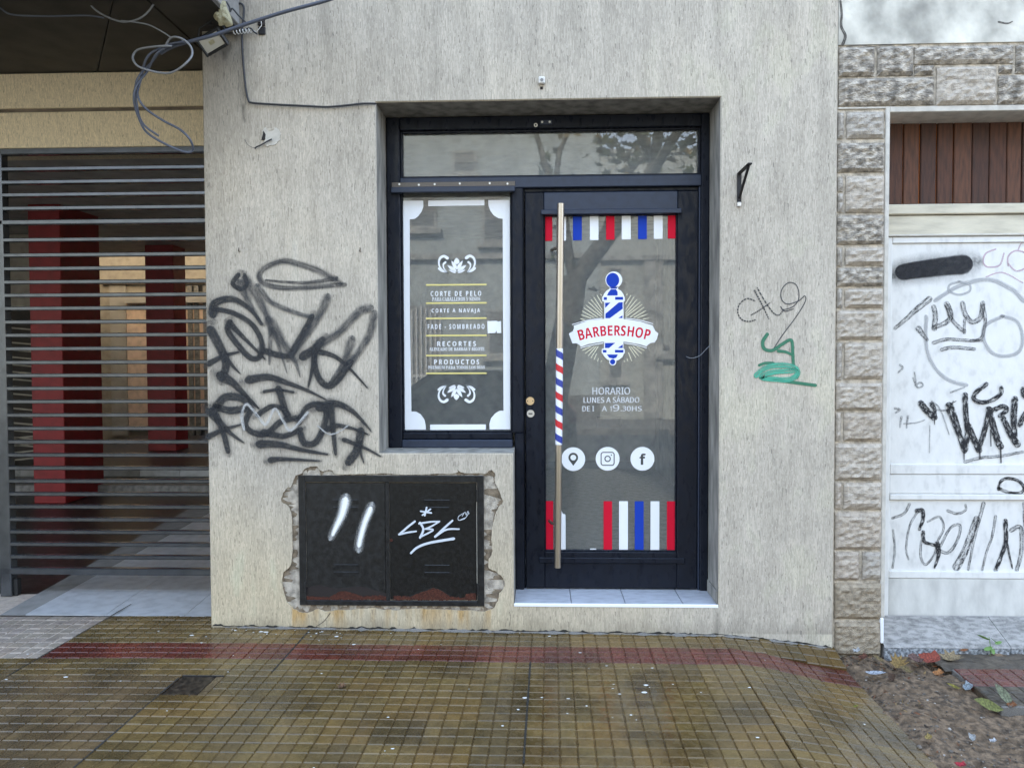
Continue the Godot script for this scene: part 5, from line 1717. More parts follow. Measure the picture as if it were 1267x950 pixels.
	# frame members round two sunk panels
	build("door_stile", one_box(Vector3(1.7445, 0.0118, zd - 0.05), Vector3(1.8477, 2.0253, zd - 0.002), 0.003), M.door_white, gd)
	build("door_stile", one_box(Vector3(4.35, 0.0118, zd - 0.05), Vector3(4.6, 2.0253, zd - 0.002), 0.003), M.door_white, gd)
	var xl: float = 1.8477 + 0.0005
	build("door_rail", one_box(Vector3(xl, 1.994, zd - 0.05), Vector3(4.3495, 2.0253, zd - 0.002), 0.002), M.door_white, gd)
	build("door_rail", one_box(Vector3(xl, 0.7828, zd - 0.05), Vector3(4.3495, 0.8381, zd - 0.002), 0.004), M.door_white, gd)
	build("door_rail", one_box(Vector3(xl, 0.6805, zd - 0.05), Vector3(4.3495, 0.7806, zd - 0.006), 0.003), M.door_white, gd)
	build("door_rail", one_box(Vector3(xl, 0.6485, zd - 0.05), Vector3(4.3495, 0.6784, zd + 0.002), 0.003), M.door_white, gd)
	build("door_rail", one_box(Vector3(xl, 0.2312, zd - 0.05), Vector3(4.3495, 0.2698, zd - 0.002), 0.003), M.door_white, gd)
	build("kick_board", one_box(Vector3(xl, 0.0118, zd - 0.05), Vector3(4.3495, 0.229, zd - 0.005), 0.003), M.door_low, gd)
	build("panel", one_box(Vector3(xl, 0.839, zd - 0.05), Vector3(4.3495, 1.9927, zp)), M.door_white, gd, "large upper door panel covered in chipped black graffiti")
	build("panel", one_box(Vector3(xl, 0.2706, zd - 0.05), Vector3(4.3495, 0.6472, zp)), M.door_white, gd, "low door panel with flaking black graffiti letters")
	# worn marble threshold sloping to the street
	var th := thing("marble_threshold", "worn grey marble threshold in front of the white garage door", "threshold")
	for k in [[1.737, 2.36], [2.363, 3.4], [3.403, 4.6]]:
		var b := MB.new()
		var a0 := Vector3(k[0], 0.034, -0.2)
		b.quad(a0, Vector3(k[1], 0.034, -0.2), Vector3(k[1], -0.050, -0.006), Vector3(k[0], -0.050, -0.006), Vector3(0, 1, 0.3))
		b.quad(Vector3(k[0], -0.050, -0.006), Vector3(k[1], -0.050, -0.006), Vector3(k[1], -0.062, 0.008), Vector3(k[0], -0.062, 0.008), Vector3(0, 1, 1))
		b.quad(Vector3(k[0], 0.034, -0.2), Vector3(k[0], -0.050, -0.006), Vector3(k[0], -0.2, -0.006), Vector3(k[0], -0.2, -0.2), Vector3(-1, 0, 0))
		build("slab", b, M.marble, th)
		var e := MB.new()
		e.box(Vector3(k[0], -0.2, -0.15), Vector3(k[1], -0.0625, 0.006), 0.004)
		build("slab_edge", e, M.marble_edge, th)
	graffiti_right(gd)


func graffiti_right(gd: Node3D) -> void:
	var z := -0.2105
	var s := 0.00154
	strokes(gd, "graffiti_bar", "solid black sprayed bar at the top of the panel", M.ink_solid, z, [
		[[1.9099, 1.8469, 1.9871, 1.8553, 2.0908, 1.8695, 2.2091, 1.8806], 58 * s, 74 * s],
		[[1.9159, 1.8438, 1.9722, 1.8554, 2.0463, 1.8638], 60 * s, 62 * s],
	], 0.012)
	strokes(gd, "graffiti_ghost", "faded grey rings on the white panel", M.ghost, z, [
		[[2.0287, 1.6076, 2.0338, 1.4412, 2.0827, 1.3349, 2.1579, 1.274, 2.2355, 1.2526], 18 * s, 20 * s],
		[[2.0781, 1.6979, 2.1958, 1.7694, 2.3432, 1.8014, 2.462, 1.7524, 2.5248, 1.6919], 20 * s, 24 * s],
		[[2.4199, 1.6084, 2.3393, 1.5681, 2.324, 1.5003, 2.3636, 1.4246, 2.4305, 1.4017, 2.504, 1.424, 2.525, 1.4993, 2.4941, 1.5823, 2.4199, 1.6114], 18 * s, 18 * s],
		[[2.1955, 1.792, 2.1483, 1.7758, 2.1458, 1.7426, 2.1964, 1.7242, 2.248, 1.7419, 2.249, 1.775, 2.1955, 1.792], 12 * s, 12 * s],
	])
	strokes(gd, "graffiti_pink", "pale pink script near the top of the panel", M.pink, z, [
		[[2.3778, 1.9586, 2.3294, 1.9366, 2.3183, 1.8917, 2.3422, 1.8675, 2.4011, 1.876, 2.4223, 1.9358], 9 * s, 8 * s],
		[[2.4453, 1.8756, 2.4446, 1.9206, 2.481, 1.9502, 2.5327, 1.9348, 2.5484, 1.8748, 2.49, 1.8453, 2.4452, 1.8831], 9 * s, 8 * s],
		[[2.3356, 1.8165, 2.4164, 1.8383, 2.5204, 1.785], 7 * s, 6 * s],
		[[2.4956, 1.9576, 2.517, 1.9948, 2.5541, 1.972], 7 * s, 6 * s],
	])
	strokes(gd, "graffiti_letters", "chipped black letters across the middle of the panel", M.ink_flaked, z + 0.0008, [
		[[2.0424, 1.7011, 1.9747, 1.6457, 1.9276, 1.6007, 1.8686, 1.551], 24 * s, 12 * s],
		[[1.9908, 1.5474, 2.0135, 1.517, 2.0361, 1.4896], 22 * s, 10 * s],
		[[2.0667, 1.6603, 2.0762, 1.6149, 2.0711, 1.55], 18 * s, 20 * s],
		[[2.071, 1.556, 2.1213, 1.5739, 2.1536, 1.6039, 2.1501, 1.6371, 2.1348, 1.6734], 16 * s, 22 * s],
		[[2.1349, 1.6674, 2.1535, 1.6069, 2.1987, 1.5538, 2.2257, 1.534], 14 * s, 14 * s],
		[[2.2148, 1.6789, 2.2274, 1.6246, 2.265, 1.5821, 2.3076, 1.606, 2.3184, 1.6782], 18 * s, 18 * s],
		[[2.2249, 1.5914, 2.2258, 1.525], 10 * s, 10 * s],
		[[2.3186, 1.6662, 2.3315, 1.5908, 2.3151, 1.5004, 2.259, 1.4825], 14 * s, 10 * s],
		[[2.0691, 1.4743, 2.1402, 1.4922, 2.2442, 1.4856, 2.3153, 1.4853], 14 * s, 10 * s],
		[[2.1112, 1.4378, 2.1705, 1.4497, 2.2774, 1.4401], 14 * s, 12 * s],
	])
	strokes(gd, "graffiti_scribble", "", M.ink_flaked, z + 0.0016, [
		[[1.8961, 1.3583, 1.9112, 1.3431, 1.889, 1.3204], 8 * s, 6 * s], [[1.9794, 1.2517, 2.0016, 1.2669, 2.0167, 1.2516, 1.9945, 1.238, 1.9764, 1.2533], 6 * s, 6 * s],
		[[1.9641, 1.2898, 1.9793, 1.2593, 1.9712, 1.3201], 6 * s, 5 * s], [[1.8732, 1.1302, 1.8988, 1.1226, 1.8765, 1.1074], 9 * s, 6 * s],
		[[1.9067, 1.0845, 1.8998, 1.0311], 8 * s, 5 * s], [[1.9395, 1.089, 1.9343, 1.028], 7 * s, 5 * s], [[1.919, 1.0494, 1.9818, 1.0539, 2.0264, 1.0691], 5 * s, 4 * s],
		[[2.0625, 1.1679, 2.1078, 1.1222, 2.1542, 0.9928], 6 * s, 4 * s], [[2.1587, 1.2133, 2.2298, 1.2404], 6 * s, 4 * s], [[2.0537, 1.0386, 2.054, 0.8967], 4 * s, 3 * s],
		[[2.0929, 1.1223, 2.1451, 1.1222, 2.1742, 1.1677], 6 * s, 5 * s], [[2.2382, 0.848, 2.3272, 0.8709, 2.4162, 0.8786, 2.5346, 0.9014], 12 * s, 10 * s],
	])
	strokes(gd, "graffiti_drips", "thick black dripping letters low on the upper panel", M.ink, z + 0.0026, [
		[[2.3394, 1.2553, 2.2895, 1.213, 2.2781, 1.1796, 2.3155, 1.1614, 2.3673, 1.1703, 2.4143, 1.2036, 2.4197, 1.2354], 18 * s, 16 * s],
		[[2.0075, 1.1559, 2.0332, 1.1224, 2.074, 1.0842], 24 * s, 26 * s], [[2.0627, 1.1497, 2.078, 1.1223, 2.083, 1.0766], 20 * s, 8 * s],
		[[2.1538, 1.1374, 2.1831, 1.0613, 2.2095, 0.9851, 2.2344, 0.9059], 34 * s, 18 * s], [[2.2333, 1.1979, 2.2375, 1.1068, 2.2478, 1.008, 2.2402, 0.9166], 22 * s, 20 * s],
		[[2.2504, 1.0384, 2.2811, 0.9699, 2.3087, 0.912], 26 * s, 24 * s], [[2.3057, 0.9151, 2.3327, 1.0003, 2.3606, 1.1218], 20 * s, 22 * s],
		[[2.3562, 1.1218, 2.3813, 1.0307, 2.4062, 0.9546, 2.4184, 0.9318], 26 * s, 26 * s], [[2.3829, 1.1218, 2.4271, 1.1399, 2.4496, 1.1217, 2.413, 1.0914], 20 * s, 16 * s],
		[[2.431, 1.0762, 2.4663, 1.0002, 2.5043, 0.9425], 22 * s, 26 * s], [[2.4888, 1.1746, 2.4844, 1.0761, 2.492, 0.9698], 26 * s, 22 * s],
		[[2.5293, 1.2275, 2.5357, 1.1972, 2.567, 1.182], 20 * s, 18 * s], [[2.5174, 1.0457, 2.5461, 1.1064, 2.5902, 1.1214], 20 * s, 18 * s],
	])
	strokes(gd, "graffiti_runs", "", M.ink_solid, z + 0.0036, [
		[[2.2312, 0.9166, 2.232, 0.8602], 6 * s, 4 * s], [[2.3117, 0.912, 2.3139, 0.8633], 6 * s, 4 * s], [[2.4184, 0.9318, 2.4227, 0.8451], 7 * s, 5 * s],
		[[2.3667, 1.0155, 2.3694, 0.9318], 5 * s, 4 * s], [[2.077, 1.0842, 2.0775, 1.0462], 5 * s, 3 * s], [[2.1861, 1.1677, 2.1448, 1.145], 3 * s, 3 * s],
	])
	var t := 0.00118
	strokes(gd, "graffiti_ring", "small chipped black ring on the middle door rail", M.ink, -0.2045, [
		[[2.4111, 0.7049, 2.4219, 0.7458, 2.4557, 0.7621, 2.5126, 0.7482, 2.5416, 0.711, 2.5193, 0.6853, 2.4625, 0.6875, 2.411, 0.7108], 16 * t, 16 * t],
	])
	strokes(gd, "graffiti_low", "flaking black letters on the low panel", M.ink_flaked, z, [
		[[1.9535, 0.6222, 1.9265, 0.574, 1.867, 0.5491], 14 * t, 12 * t],
		[[2.0043, 0.5942, 1.9571, 0.5094, 1.9401, 0.3916, 1.9523, 0.3304], 12 * t, 8 * t],
		[[2.0178, 0.4273, 2.0165, 0.3449, 2.0423, 0.3026, 2.0875, 0.357, 2.1038, 0.4277, 2.1338, 0.4983, 2.1102, 0.557, 2.0509, 0.5309], 12 * t, 10 * t],
		[[2.1102, 0.3807, 2.1585, 0.3668, 2.2035, 0.4281, 2.2184, 0.5104, 2.1682, 0.4985, 2.1168, 0.3995], 16 * t, 12 * t],
		[[2.3377, 0.6279, 2.314, 0.5342, 2.2925, 0.4403, 2.2628, 0.2756], 20 * t, 10 * t],
		[[2.4003, 0.5602, 2.3837, 0.4524, 2.3563, 0.3701, 2.336, 0.276], 14 * t, 10 * t],
		[[2.4834, 0.4879, 2.531, 0.4998, 2.5353, 0.371, 2.514, 0.277], 22 * t, 18 * t],
		[[2.1533, 0.5899, 2.2015, 0.5737, 2.2447, 0.5926, 2.2443, 0.6207], 14 * t, 10 * t],
		[[1.87, 0.4856, 1.8804, 0.3796, 1.8699, 0.2851], 10 * t, 10 * t],
		[[2.546, 0.6285, 2.5602, 0.4531, 2.614, 0.2893], 16 * t, 14 * t],
		[[2.203, 0.2929, 2.2476, 0.3813, 2.3024, 0.5459], 40 * t, 30 * t],
	])
	strokes(gd, "graffiti_core", "solid black remains of letters on the low panel", M.ink, z + 0.0012, [
		[[1.9952, 0.5895, 2.0215, 0.5895, 2.0255, 0.5449, 2.0078, 0.492], 24 * t, 16 * t], [[2.0264, 0.4744, 2.0316, 0.4274, 2.0639, 0.4134, 2.1099, 0.4019], 20 * t, 14 * t],
		[[2.1006, 0.41, 2.1082, 0.3571, 2.0884, 0.2864], 30 * t, 10 * t], [[2.4508, 0.5347, 2.4547, 0.4292, 2.4309, 0.347, 2.4046, 0.274], 24 * t, 20 * t],
		[[2.4592, 0.4293, 2.474, 0.359, 2.4911, 0.2863], 12 * t, 8 * t],
	])


# ------------------------------------------------------------------ leaves and litter
func leaf_mesh(outline: Array, curl: float) -> ArrayMesh:
	var b := MB.new()
	var p := pv(outline)
	var f := func(q: Vector2) -> Vector3:
		return Vector3(q.x, curl * (q.y * q.y * 1.6 + 0.5 * q.x * q.x) + 0.04 * sin(q.x * 6.0), q.y)
	for i in p.size():
		var a := p[i]
		var c := p[(i + 1) % p.size()]
		for k in 3:
			var s0 := k / 3.0
			var s1 := (k + 1) / 3.0
			b.quad(f.call(a * s0), f.call(a * s1), f.call(c * s1), f.call(c * s0), Vector3(0, 1, 0))
	return b.mesh()


func leaf(label: String, x: float, z: float, y: float, size: float, turn: float, c: Color, shape := 0, curl := 0.7, tilt := 0.1, called := "fallen_leaf", cat := "leaf") -> void:
	var shapes := [
		[0.55, 0.0, 0.3, 0.1, 0.42, 0.3, 0.12, 0.25, 0.0, 0.5, -0.12, 0.27, -0.4, 0.32, -0.3, 0.1, -0.5, 0.0, -0.3, -0.08, -0.42, -0.3, -0.1, -0.25, 0.0, -0.46, 0.12, -0.25, 0.4, -0.32, 0.3, -0.1],
		[0.55, 0.0, 0.3, 0.16, 0.0, 0.22, -0.3, 0.15, -0.5, 0.0, -0.3, -0.15, 0.0, -0.2, 0.3, -0.14],
		[0.5, 0.05, 0.3, 0.3, 0.05, 0.34, -0.2, 0.22, -0.46, 0.28, -0.38, -0.02, -0.48, -0.22, -0.1, -0.3, 0.2, -0.22, 0.42, -0.28],
	]
	var m := worn(c * 0.85, 0.85, M.stone_grey.albedo_texture, Vector3(9, 9, 9), M.cream_rail.heightmap_texture, 0.25)
	m.backlight_enabled = true
	m.backlight = Color(0.3, 0.25, 0.1)
	var o := put(called, leaf_mesh(shapes[shape], curl), m)
	o.position = Vector3(x, y, z)
	size *= 0.74
	o.basis = (Basis(Vector3.RIGHT, tilt) * Basis(Vector3.UP, turn)).scaled_local(Vector3(size, size, size))
	tag(o, label, cat)


func make_litter() -> void:
	leaf("dry brown maple leaf lying alone on the ochre tiles", -0.8403, 0.7019, 0.006, 0.058, 0.7, Color(0.26, 0.14, 0.07), 0, 1.4, 0.15)
	leaf("large green and yellow leaf flat on the bare earth", 1.902, 0.6158, -0.078, 0.15, 2.75, Color(0.24, 0.25, 0.07), 1, 0.5, 0.75)
	leaf("silvery green upright leaf beside the large green leaf", 1.9989, 0.5596, -0.06, 0.14, 2.1, Color(0.27, 0.29, 0.18), 1, 0.6, 0.9)
	leaf("small rust brown leaf behind the silvery green leaf", 2.0112, 0.5901, -0.09, 0.06, 0.4, Color(0.32, 0.12, 0.04), 2, 1.2, 0.3)
	leaf("pale beige maple leaf under the marble threshold edge", 2.0265, 0.0779, -0.085, 0.15, 0.2, Color(0.42, 0.31, 0.17), 0, 0.6, 0.15)
	leaf("tan curled leaf on the earth below the stone pillar", 1.7371, 0.1455, -0.09, 0.13, 0.9, Color(0.42, 0.27, 0.09), 0, 1.3, 0.45)
	leaf("dull ochre leaf touching the tan curled leaf", 1.7432, 0.2228, -0.092, 0.085, 2.2, Color(0.26, 0.19, 0.08), 2, 0.9, 0.2)
	leaf("flat ochre leaf close under the stone pillar foot", 1.6738, 0.0868, -0.09, 0.10, 1.9, Color(0.30, 0.21, 0.09), 1, 0.5, 0.1)
	leaf("bright orange folded leaf below the red wrapper", 1.8681, 0.2664, -0.09, 0.075, 0.5, Color(0.55, 0.24, 0.08), 2, 1.5, 0.25)
	leaf("yellow green leaf beside the blue white scrap", 1.8812, 0.3822, -0.1, 0.075, 2.5, Color(0.34, 0.28, 0.05), 1, 1.0, 0.2)
	leaf("small orange leaf against the threshold edge", 2.124, 0.0133, -0.07, 0.06, 0.1, Color(0.42, 0.17, 0.07), 1, 1.0, 0.3)
	leaf("dark brown leaf between white scrap and pavement edge", 1.6367, 0.2998, -0.1, 0.07, 1.2, Color(0.13, 0.07, 0.04), 2, 1.6, 0.3)
	leaf("yellow leaf crumb at the broken pavement edge", 1.5268, 0.8634, -0.1, 0.05, 0.8, Color(0.45, 0.32, 0.1), 2, 1.2, 0.2)
	leaf("tiny yellow green leaf on the ochre tiles", 1.3431, 0.6211, -0.086, 0.035, 0.3, Color(0.27, 0.29, 0.02), 1, 0.6, 0.1)
	leaf("red brown leaf crumb at the foot of the pillar", 1.5944, 0.0888, -0.085, 0.07, 0.5, Color(0.18, 0.06, 0.03), 2, 1.4, 0.25)
	leaf("crumpled red plastic wrapper under the threshold", 1.8992, 0.1215, -0.075, 0.14, 0.2, Color(0.42, 0.09, 0.055), 2, 1.1, 0.5, "plastic_wrapper", "litter")
	leaf("dull purple grey folded end of the red wrapper", 1.8326, 0.1232, -0.08, 0.10, 2.4, Color(0.24, 0.14, 0.12), 2, 1.2, 0.3, "plastic_wrapper", "litter")
	leaf("long white paper scrap on the earth near the red band", 1.5859, 0.2457, -0.095, 0.125, -0.12, Color(0.62, 0.66, 0.74), 1, 0.5, 0.08, "paper_scrap", "litter")
	leaf("white crumpled paper ball at the pillar foot", 1.5796, 0.0479, -0.07, 0.055, 0.4, Color(0.68, 0.68, 0.68), 2, 2.2, 0.3, "paper_scrap", "litter")
	leaf("blue white crumpled scrap by the red tiles", 1.93, 0.3982, -0.1, 0.08, 0.8, Color(0.40, 0.46, 0.50), 2, 1.8, 0.3, "paper_scrap", "litter")
	leaf("white pebble like scrap low on the bare earth", 1.7609, 0.8891, -0.1, 0.04, 0.3, Color(0.72, 0.72, 0.74), 2, 2.0, 0.2, "paper_scrap", "litter")
	leaf("grey white crumpled scrap near the pavement corner", 1.6903, 0.8719, -0.1, 0.055, 1.3, Color(0.55, 0.55, 0.54), 2, 2.0, 0.2, "paper_scrap", "litter")
	leaf("red plastic scrap at the bottom pavement corner", 1.5413, 1.0685, -0.1, 0.055, 0.1, Color(0.50, 0.03, 0.05), 2, 1.0, 0.2, "plastic_wrapper", "litter")
	var weed := thing("weed", "small green weed sprouting under the marble threshold", "plant", "", Vector3(2.2432, -0.085, 0.028))
	var gm := mat(Color(0.12, 0.22, 0.05), 0.6)
	for a in [[-0.01, 0.03, 0.05, 0.4], [0.02, 0.07, 0.045, 2.2], [-0.03, 0.085, 0.06, 2.9], [0.015, 0.015, 0.05, 1.2], [0.04, 0.06, 0.04, 0.3]]:
		var o := put("leaf", leaf_mesh([0.55, 0.0, 0.3, 0.16, 0.0, 0.22, -0.3, 0.15, -0.5, 0.0, -0.3, -0.15, 0.0, -0.2, 0.3, -0.14], 0.5), gm, weed)
		o.position = Vector3(a[0], a[1], 0.0)
		o.basis = Basis.from_euler(Vector3(0.7, a[3], 0.3)).scaled_local(Vector3(a[2], a[2], a[2]))
	var stem := MB.new()
	stem.tube(PackedVector3Array([Vector3(0, -0.02, 0), Vector3(0.005, 0.03, 0), Vector3(-0.005, 0.09, 0)]), 0.0015, 6)
	build("stem", stem, gm, weed)


# ------------------------------------------------------------------ small things on the walls
func cable(label: String, p: Array, z: float, r: float, m: Material, wob := 0.0, called := "cable") -> void:
	var b := MB.new()
	b.tube(wire(pv(p), z, wob), r, 7)
	var o := build(called, b, m)
	tag(o, label, "cable")


func make_fittings() -> void:
	cable("thick grey cable crossing the top left to the lamp", [-0.8462, 3.1181, -0.9793, 3.069, -1.1891, 3.0175, -1.3808, 2.9616, -1.5156, 2.9194, -1.6314, 2.8916, -1.7204, 2.867, -1.775, 2.838], 0.30, 0.0085, M.wire)
	cable("grey cable hanging in a long loop below the soffit", [-1.7107, 2.8662, -1.7729, 2.8226, -1.8277, 2.7714, -1.8633, 2.7159, -1.8841, 2.6377, -1.8857, 2.5552, -1.8524, 2.4797, -1.7649, 2.4184, -1.6694, 2.3758, -1.6269, 2.3865, -1.6262, 2.4278, -1.6792, 2.4772, -1.7706, 2.5273, -1.839, 2.577, -1.8724, 2.645, -1.8751, 2.7049, -1.843, 2.7716, -1.7958, 2.8305, -1.7375, 2.8705, -1.6605, 2.8914], 0.32, 0.0055, M.wire, 0.02)
	cable("second grey cable beside the long hanging loop", [-1.6538, 2.8842, -1.7387, 2.8633, -1.8011, 2.8196, -1.8484, 2.7642, -1.8806, 2.6973, -1.8935, 2.6262, -1.8869, 2.566, -1.8457, 2.4976, -1.7847, 2.4516], 0.31, 0.005, M.wire, 0.015)
	cable("thin pale cable tied in a wide round loop", [-1.7012, 2.8543, -1.7853, 2.8484, -1.8695, 2.8425, -1.8893, 2.8094, -1.8558, 2.7606, -1.7873, 2.7408, -1.711, 2.7358, -1.6419, 2.7606, -1.6106, 2.8045, -1.6174, 2.8565, -1.6549, 2.8868, -1.7083, 2.8877, -1.7472, 2.844], 0.34, 0.005, M.wire_pale, 0.012)
	cable("thin cable running level across the dark soffit", [-2.5857, 3.0937, -2.5396, 3.0626, -2.4817, 3.0314, -2.3064, 3.0205, -2.1314, 3.0209, -2.0424, 3.0079], 0.30, 0.0045, M.wire)
	cable("pale cable hanging in an arc at the top edge", [-2.1331, 3.1221, -2.0919, 3.0538, -2.0153, 3.0074, -1.9383, 2.9872, -1.8606, 3.0081, -1.8056, 3.0631, -1.793, 3.1152], 0.30, 0.0045, M.wire_pale)
	cable("thin pale cable sloping from the arc to the knot", [-1.9576, 2.9913, -1.8419, 2.9741, -1.773, 2.9428, -1.7197, 2.9082], 0.305, 0.0035, M.wire_pale)
	cable("dark cable stapled down and across the plaster to the opening", [-1.5275, 3.1564, -1.5188, 3.1844, -1.5021, 3.1961, -1.4858, 3.1797, -1.4865, 3.1315, -1.4959, 3.0512, -1.4936, 2.9302, -1.4868, 2.8292, -1.4795, 2.7603, -1.4678, 2.7116, -1.4473, 2.6991, -1.3315, 2.6892, -1.1665, 2.6786, -1.0636, 2.673, -0.9608, 2.6795, -0.8868, 2.6864, -0.8172, 2.6853], 0.012, 0.0052, M.wire_dark)
	var ring := MB.new()
	for y in [-1.4891, 2.8314, -1.2509, 2.6839, -0.8882, 2.6884]:
		pass
	# flood light under the cable
	var fl := thing("flood_light", "black square flood light mounted under the cable", "lamp", "", Vector3(-1.5871, 2.9441, 0.16))
	fl.basis = Basis.from_euler(Vector3(0.62, 0.12, 0.50))
	build("housing", one_box(Vector3(-0.066, -0.046, -0.03), Vector3(0.066, 0.046, 0.0), 0.008), M.lamp_black, fl)
	var bz := MB.new()
	beads(bz, -0.066, -0.046, 0.066, 0.046, 0.013, 0.0005, 0.008)
	build("bezel", bz, M.lamp_black, fl)
	build("lens", one_box(Vector3(-0.052, -0.032, 0.0005), Vector3(0.052, 0.032, 0.003)), M.lens, fl)
	build("led_chip", one_box(Vector3(-0.014, -0.008, 0.003), Vector3(0.014, 0.010, 0.0045)), M.foam, fl)
	var arm := MB.new()
	arm.tube(PackedVector3Array([Vector3(-0.074, 0, -0.015), Vector3(-0.078, 0.03, -0.05), Vector3(-0.05, 0.07, -0.10), Vector3(0.05, 0.07, -0.10), Vector3(0.078, 0.03, -0.05), Vector3(0.074, 0, -0.015)]), 0.005, 6)
	arm.tube(PackedVector3Array([Vector3(0.0, 0.07, -0.10), Vector3(0.01, 0.05, -0.16)]), 0.008, 6)
	build("bracket", arm, M.lamp_black, fl)
	# pale plastic wrap on the cables at the top edge
	var fo := MB.new()
	var out := pv([-1.5282, 3.1137, -1.4951, 3.1131, -1.4865, 3.0807, -1.4722, 3.0483, -1.46, 3.0058, -1.4657, 2.9945, -1.4916, 2.9892, -1.4988, 2.9987, -1.5246, 2.9956, -1.5317, 3.0136, -1.5444, 3.0246, -1.554, 3.0445, -1.5384, 3.0567, -1.5254, 3.06, -1.5288, 3.0816])
	var n := noise(30.0, 2, FastNoiseLite.TYPE_SIMPLEX_SMOOTH, 81)
	var cen := Vector2.ZERO
	for q in out:
		cen += q / out.size()
	var os := smooth(out, 3)
	for s in [1.0, -1.0]:
		for i in os.size():
			var a := os[i]
			var b := os[(i + 1) % os.size()]
			for k in 4:
				var p := []
				for m in [[a, k], [a, k + 1], [b, k + 1], [b, k]]:
					var f: float = m[1] / 4.0
					var q: Vector2 = cen.lerp(m[0], f)
					p.append(Vector3(q.x, q.y, 0.22 + s * 0.022 * sqrt(maxf(0.0, 1.0 - f * f)) + (0.012 * n.get_noise_2d(q.x, q.y) if f < 0.99 else 0.0)))
				fo.quad(p[0], p[1], p[2], p[3], Vector3(0, 0, s))
	tag(build("plastic_wrap", fo, M.foam), "torn pale yellow plastic wrap hanging on the cables", "wrap")
	cable("short black wire looped over the yellow wrap", [-1.529, 3.1045, -1.5203, 3.0794, -1.5223, 3.0688], 0.27, 0.006, M.wire_dark, 0.0, "wire")
	cable("black wire curving right of the yellow wrap", [-1.4974, 3.1178, -1.483, 3.0924, -1.4797, 3.0708, -1.4684, 3.0849, -1.4394, 3.0521, -1.4067, 3.021], 0.20, 0.004, M.wire_dark, 0.0, "wire")
	# junction box with a coil of white spiral sleeve
	var jb := thing("junction_box", "small rusty junction box with loose wires high on plaster", "box", "", Vector3(-1.3975, 3.0897, 0.0))
	build("box_back", one_box(Vector3(-0.017, -0.006, 0.0), Vector3(0.017, 0.028, 0.018), 0.003), M.rust_dim, jb)
	build("box_lid", one_box(Vector3(-0.017, -0.048, 0.0), Vector3(0.019, -0.010, 0.010), 0.003), M.iron, jb)
	var cl := MB.new()
	cl.tube(PackedVector3Array([Vector3(-0.005, 0.01, 0.02), Vector3(0.004, 0.02, 0.024), Vector3(0.006, -0.01, 0.022), Vector3(-0.02, -0.04, 0.02), Vector3(-0.05, -0.03, 0.015)]), 0.0022, 6)
	build("loose_wire", cl, M.plastic, jb)
	var sp := MB.new()
	var hp := PackedVector3Array()
	var ha := Vector3(-1.5354, 3.0457, 0.025)
	var hb := Vector3(-1.4414, 3.0572, 0.02)
	for i in 61:
		var f := i / 60.0
		hp.append(ha.lerp(hb, f) + Vector3(0, cos(f * TAU * 6) * 0.009, sin(f * TAU * 6) * 0.009))
	sp.tube(hp, 0.0028, 6)
	tag(build("spiral_sleeve", sp, M.plastic), "white spiral cable sleeve left of the junction box", "sleeve")
	cable("black taped wire inside the white spiral sleeve", [-1.5824, 3.0427, -1.5354, 3.0464, -1.4884, 3.0524, -1.4647, 3.0653, -1.4452, 3.0661, -1.4337, 3.0514, -1.4144, 3.0377], 0.022, 0.004, M.wire_dark, 0.0, "wire")
	# broken plaster round an old wire hole
	var hole := thing("broken_socket_hole", "broken plaster hole with a bent wire stub", "hole")
	build("bare_plaster", flat(rough(pv([-1.3983, 2.568, -1.3862, 2.5749, -1.3647, 2.5642, -1.3381, 2.5766, -1.319, 2.5645, -1.3073, 2.5408, -1.3149, 2.5127, -1.3344, 2.4918, -1.3537, 2.4873, -1.3803, 2.4806, -1.3922, 2.4902, -1.3869, 2.5231, -1.401, 2.5469]), 0.006, 0.004), 0.0, 0.004), M.lintel, hole)
	build("hole_shadow", flat(pv([-1.396, 2.5609, -1.3843, 2.5419, -1.3869, 2.5231, -1.3928, 2.5138, -1.4073, 2.514, -1.4012, 2.5327]), 0.0, 0.0048), M.iron, hole)
	build("chipped_edge", flat(pv([-1.3815, 2.5701, -1.3381, 2.5752, -1.3431, 2.5625, -1.3672, 2.5568]), 0.0, 0.0052), M.peel, hole)
	var wv := MB.new()
	wv.tube(wire(pv([-1.3498, 2.515, -1.374, 2.5036, -1.403, 2.4876, -1.4296, 2.4762, -1.4379, 2.4669]), 0.014), 0.0035, 6)
	wv.tube(wire(pv([-1.4345, 2.4715, -1.4608, 2.4789, -1.4798, 2.4957, -1.4901, 2.517]), 0.010), 0.0012, 6)
	build("wire_stub", wv, M.wire_dark, hole)
	# little white sensor above the door
	var se := thing("door_sensor", "small white sensor box above the opening", "sensor", "", Vector3(0.018, 2.782, 0.0))
	build("sensor_body", one_box(Vector3(-0.016, -0.012, 0.0), Vector3(0.016, 0.022, 0.022), 0.004), M.plastic, se)
	var sd := MB.new()
	sd.disc(Vector2(0.0, 0.004), 0.008, 0.022, 0.0245, 12)
	build("sensor_eye", sd, M.concrete, se)
	build("drilled_hole", flat(rect(-0.008, -0.036, 0.006, -0.022), 0.0, 0.0015), M.rust_dim, se)
	# latch plate on the frame head
	var la := thing("latch_plate", "small steel latch plate screwed to the window head", "latch", "", Vector3(0.0384, 2.6515, -0.2345))
	build("plate", one_box(Vector3(-0.030, -0.010, 0.0), Vector3(0.036, 0.014, 0.006), 0.002), M.navy_worn, la)
	for x in [-0.018, 0.022]:
		var sc := MB.new()
		sc.disc(Vector2(x, 0.003), 0.006, 0.006, 0.009, 10)
		build("screw", sc, M.screw, la)
	var ey := MB.new()
	ey.ring(Vector2(-0.052, -0.012), 0.005, 0.010, 0.0, 0.006, 14)
	build("ring_eye", ey, M.screw, la)
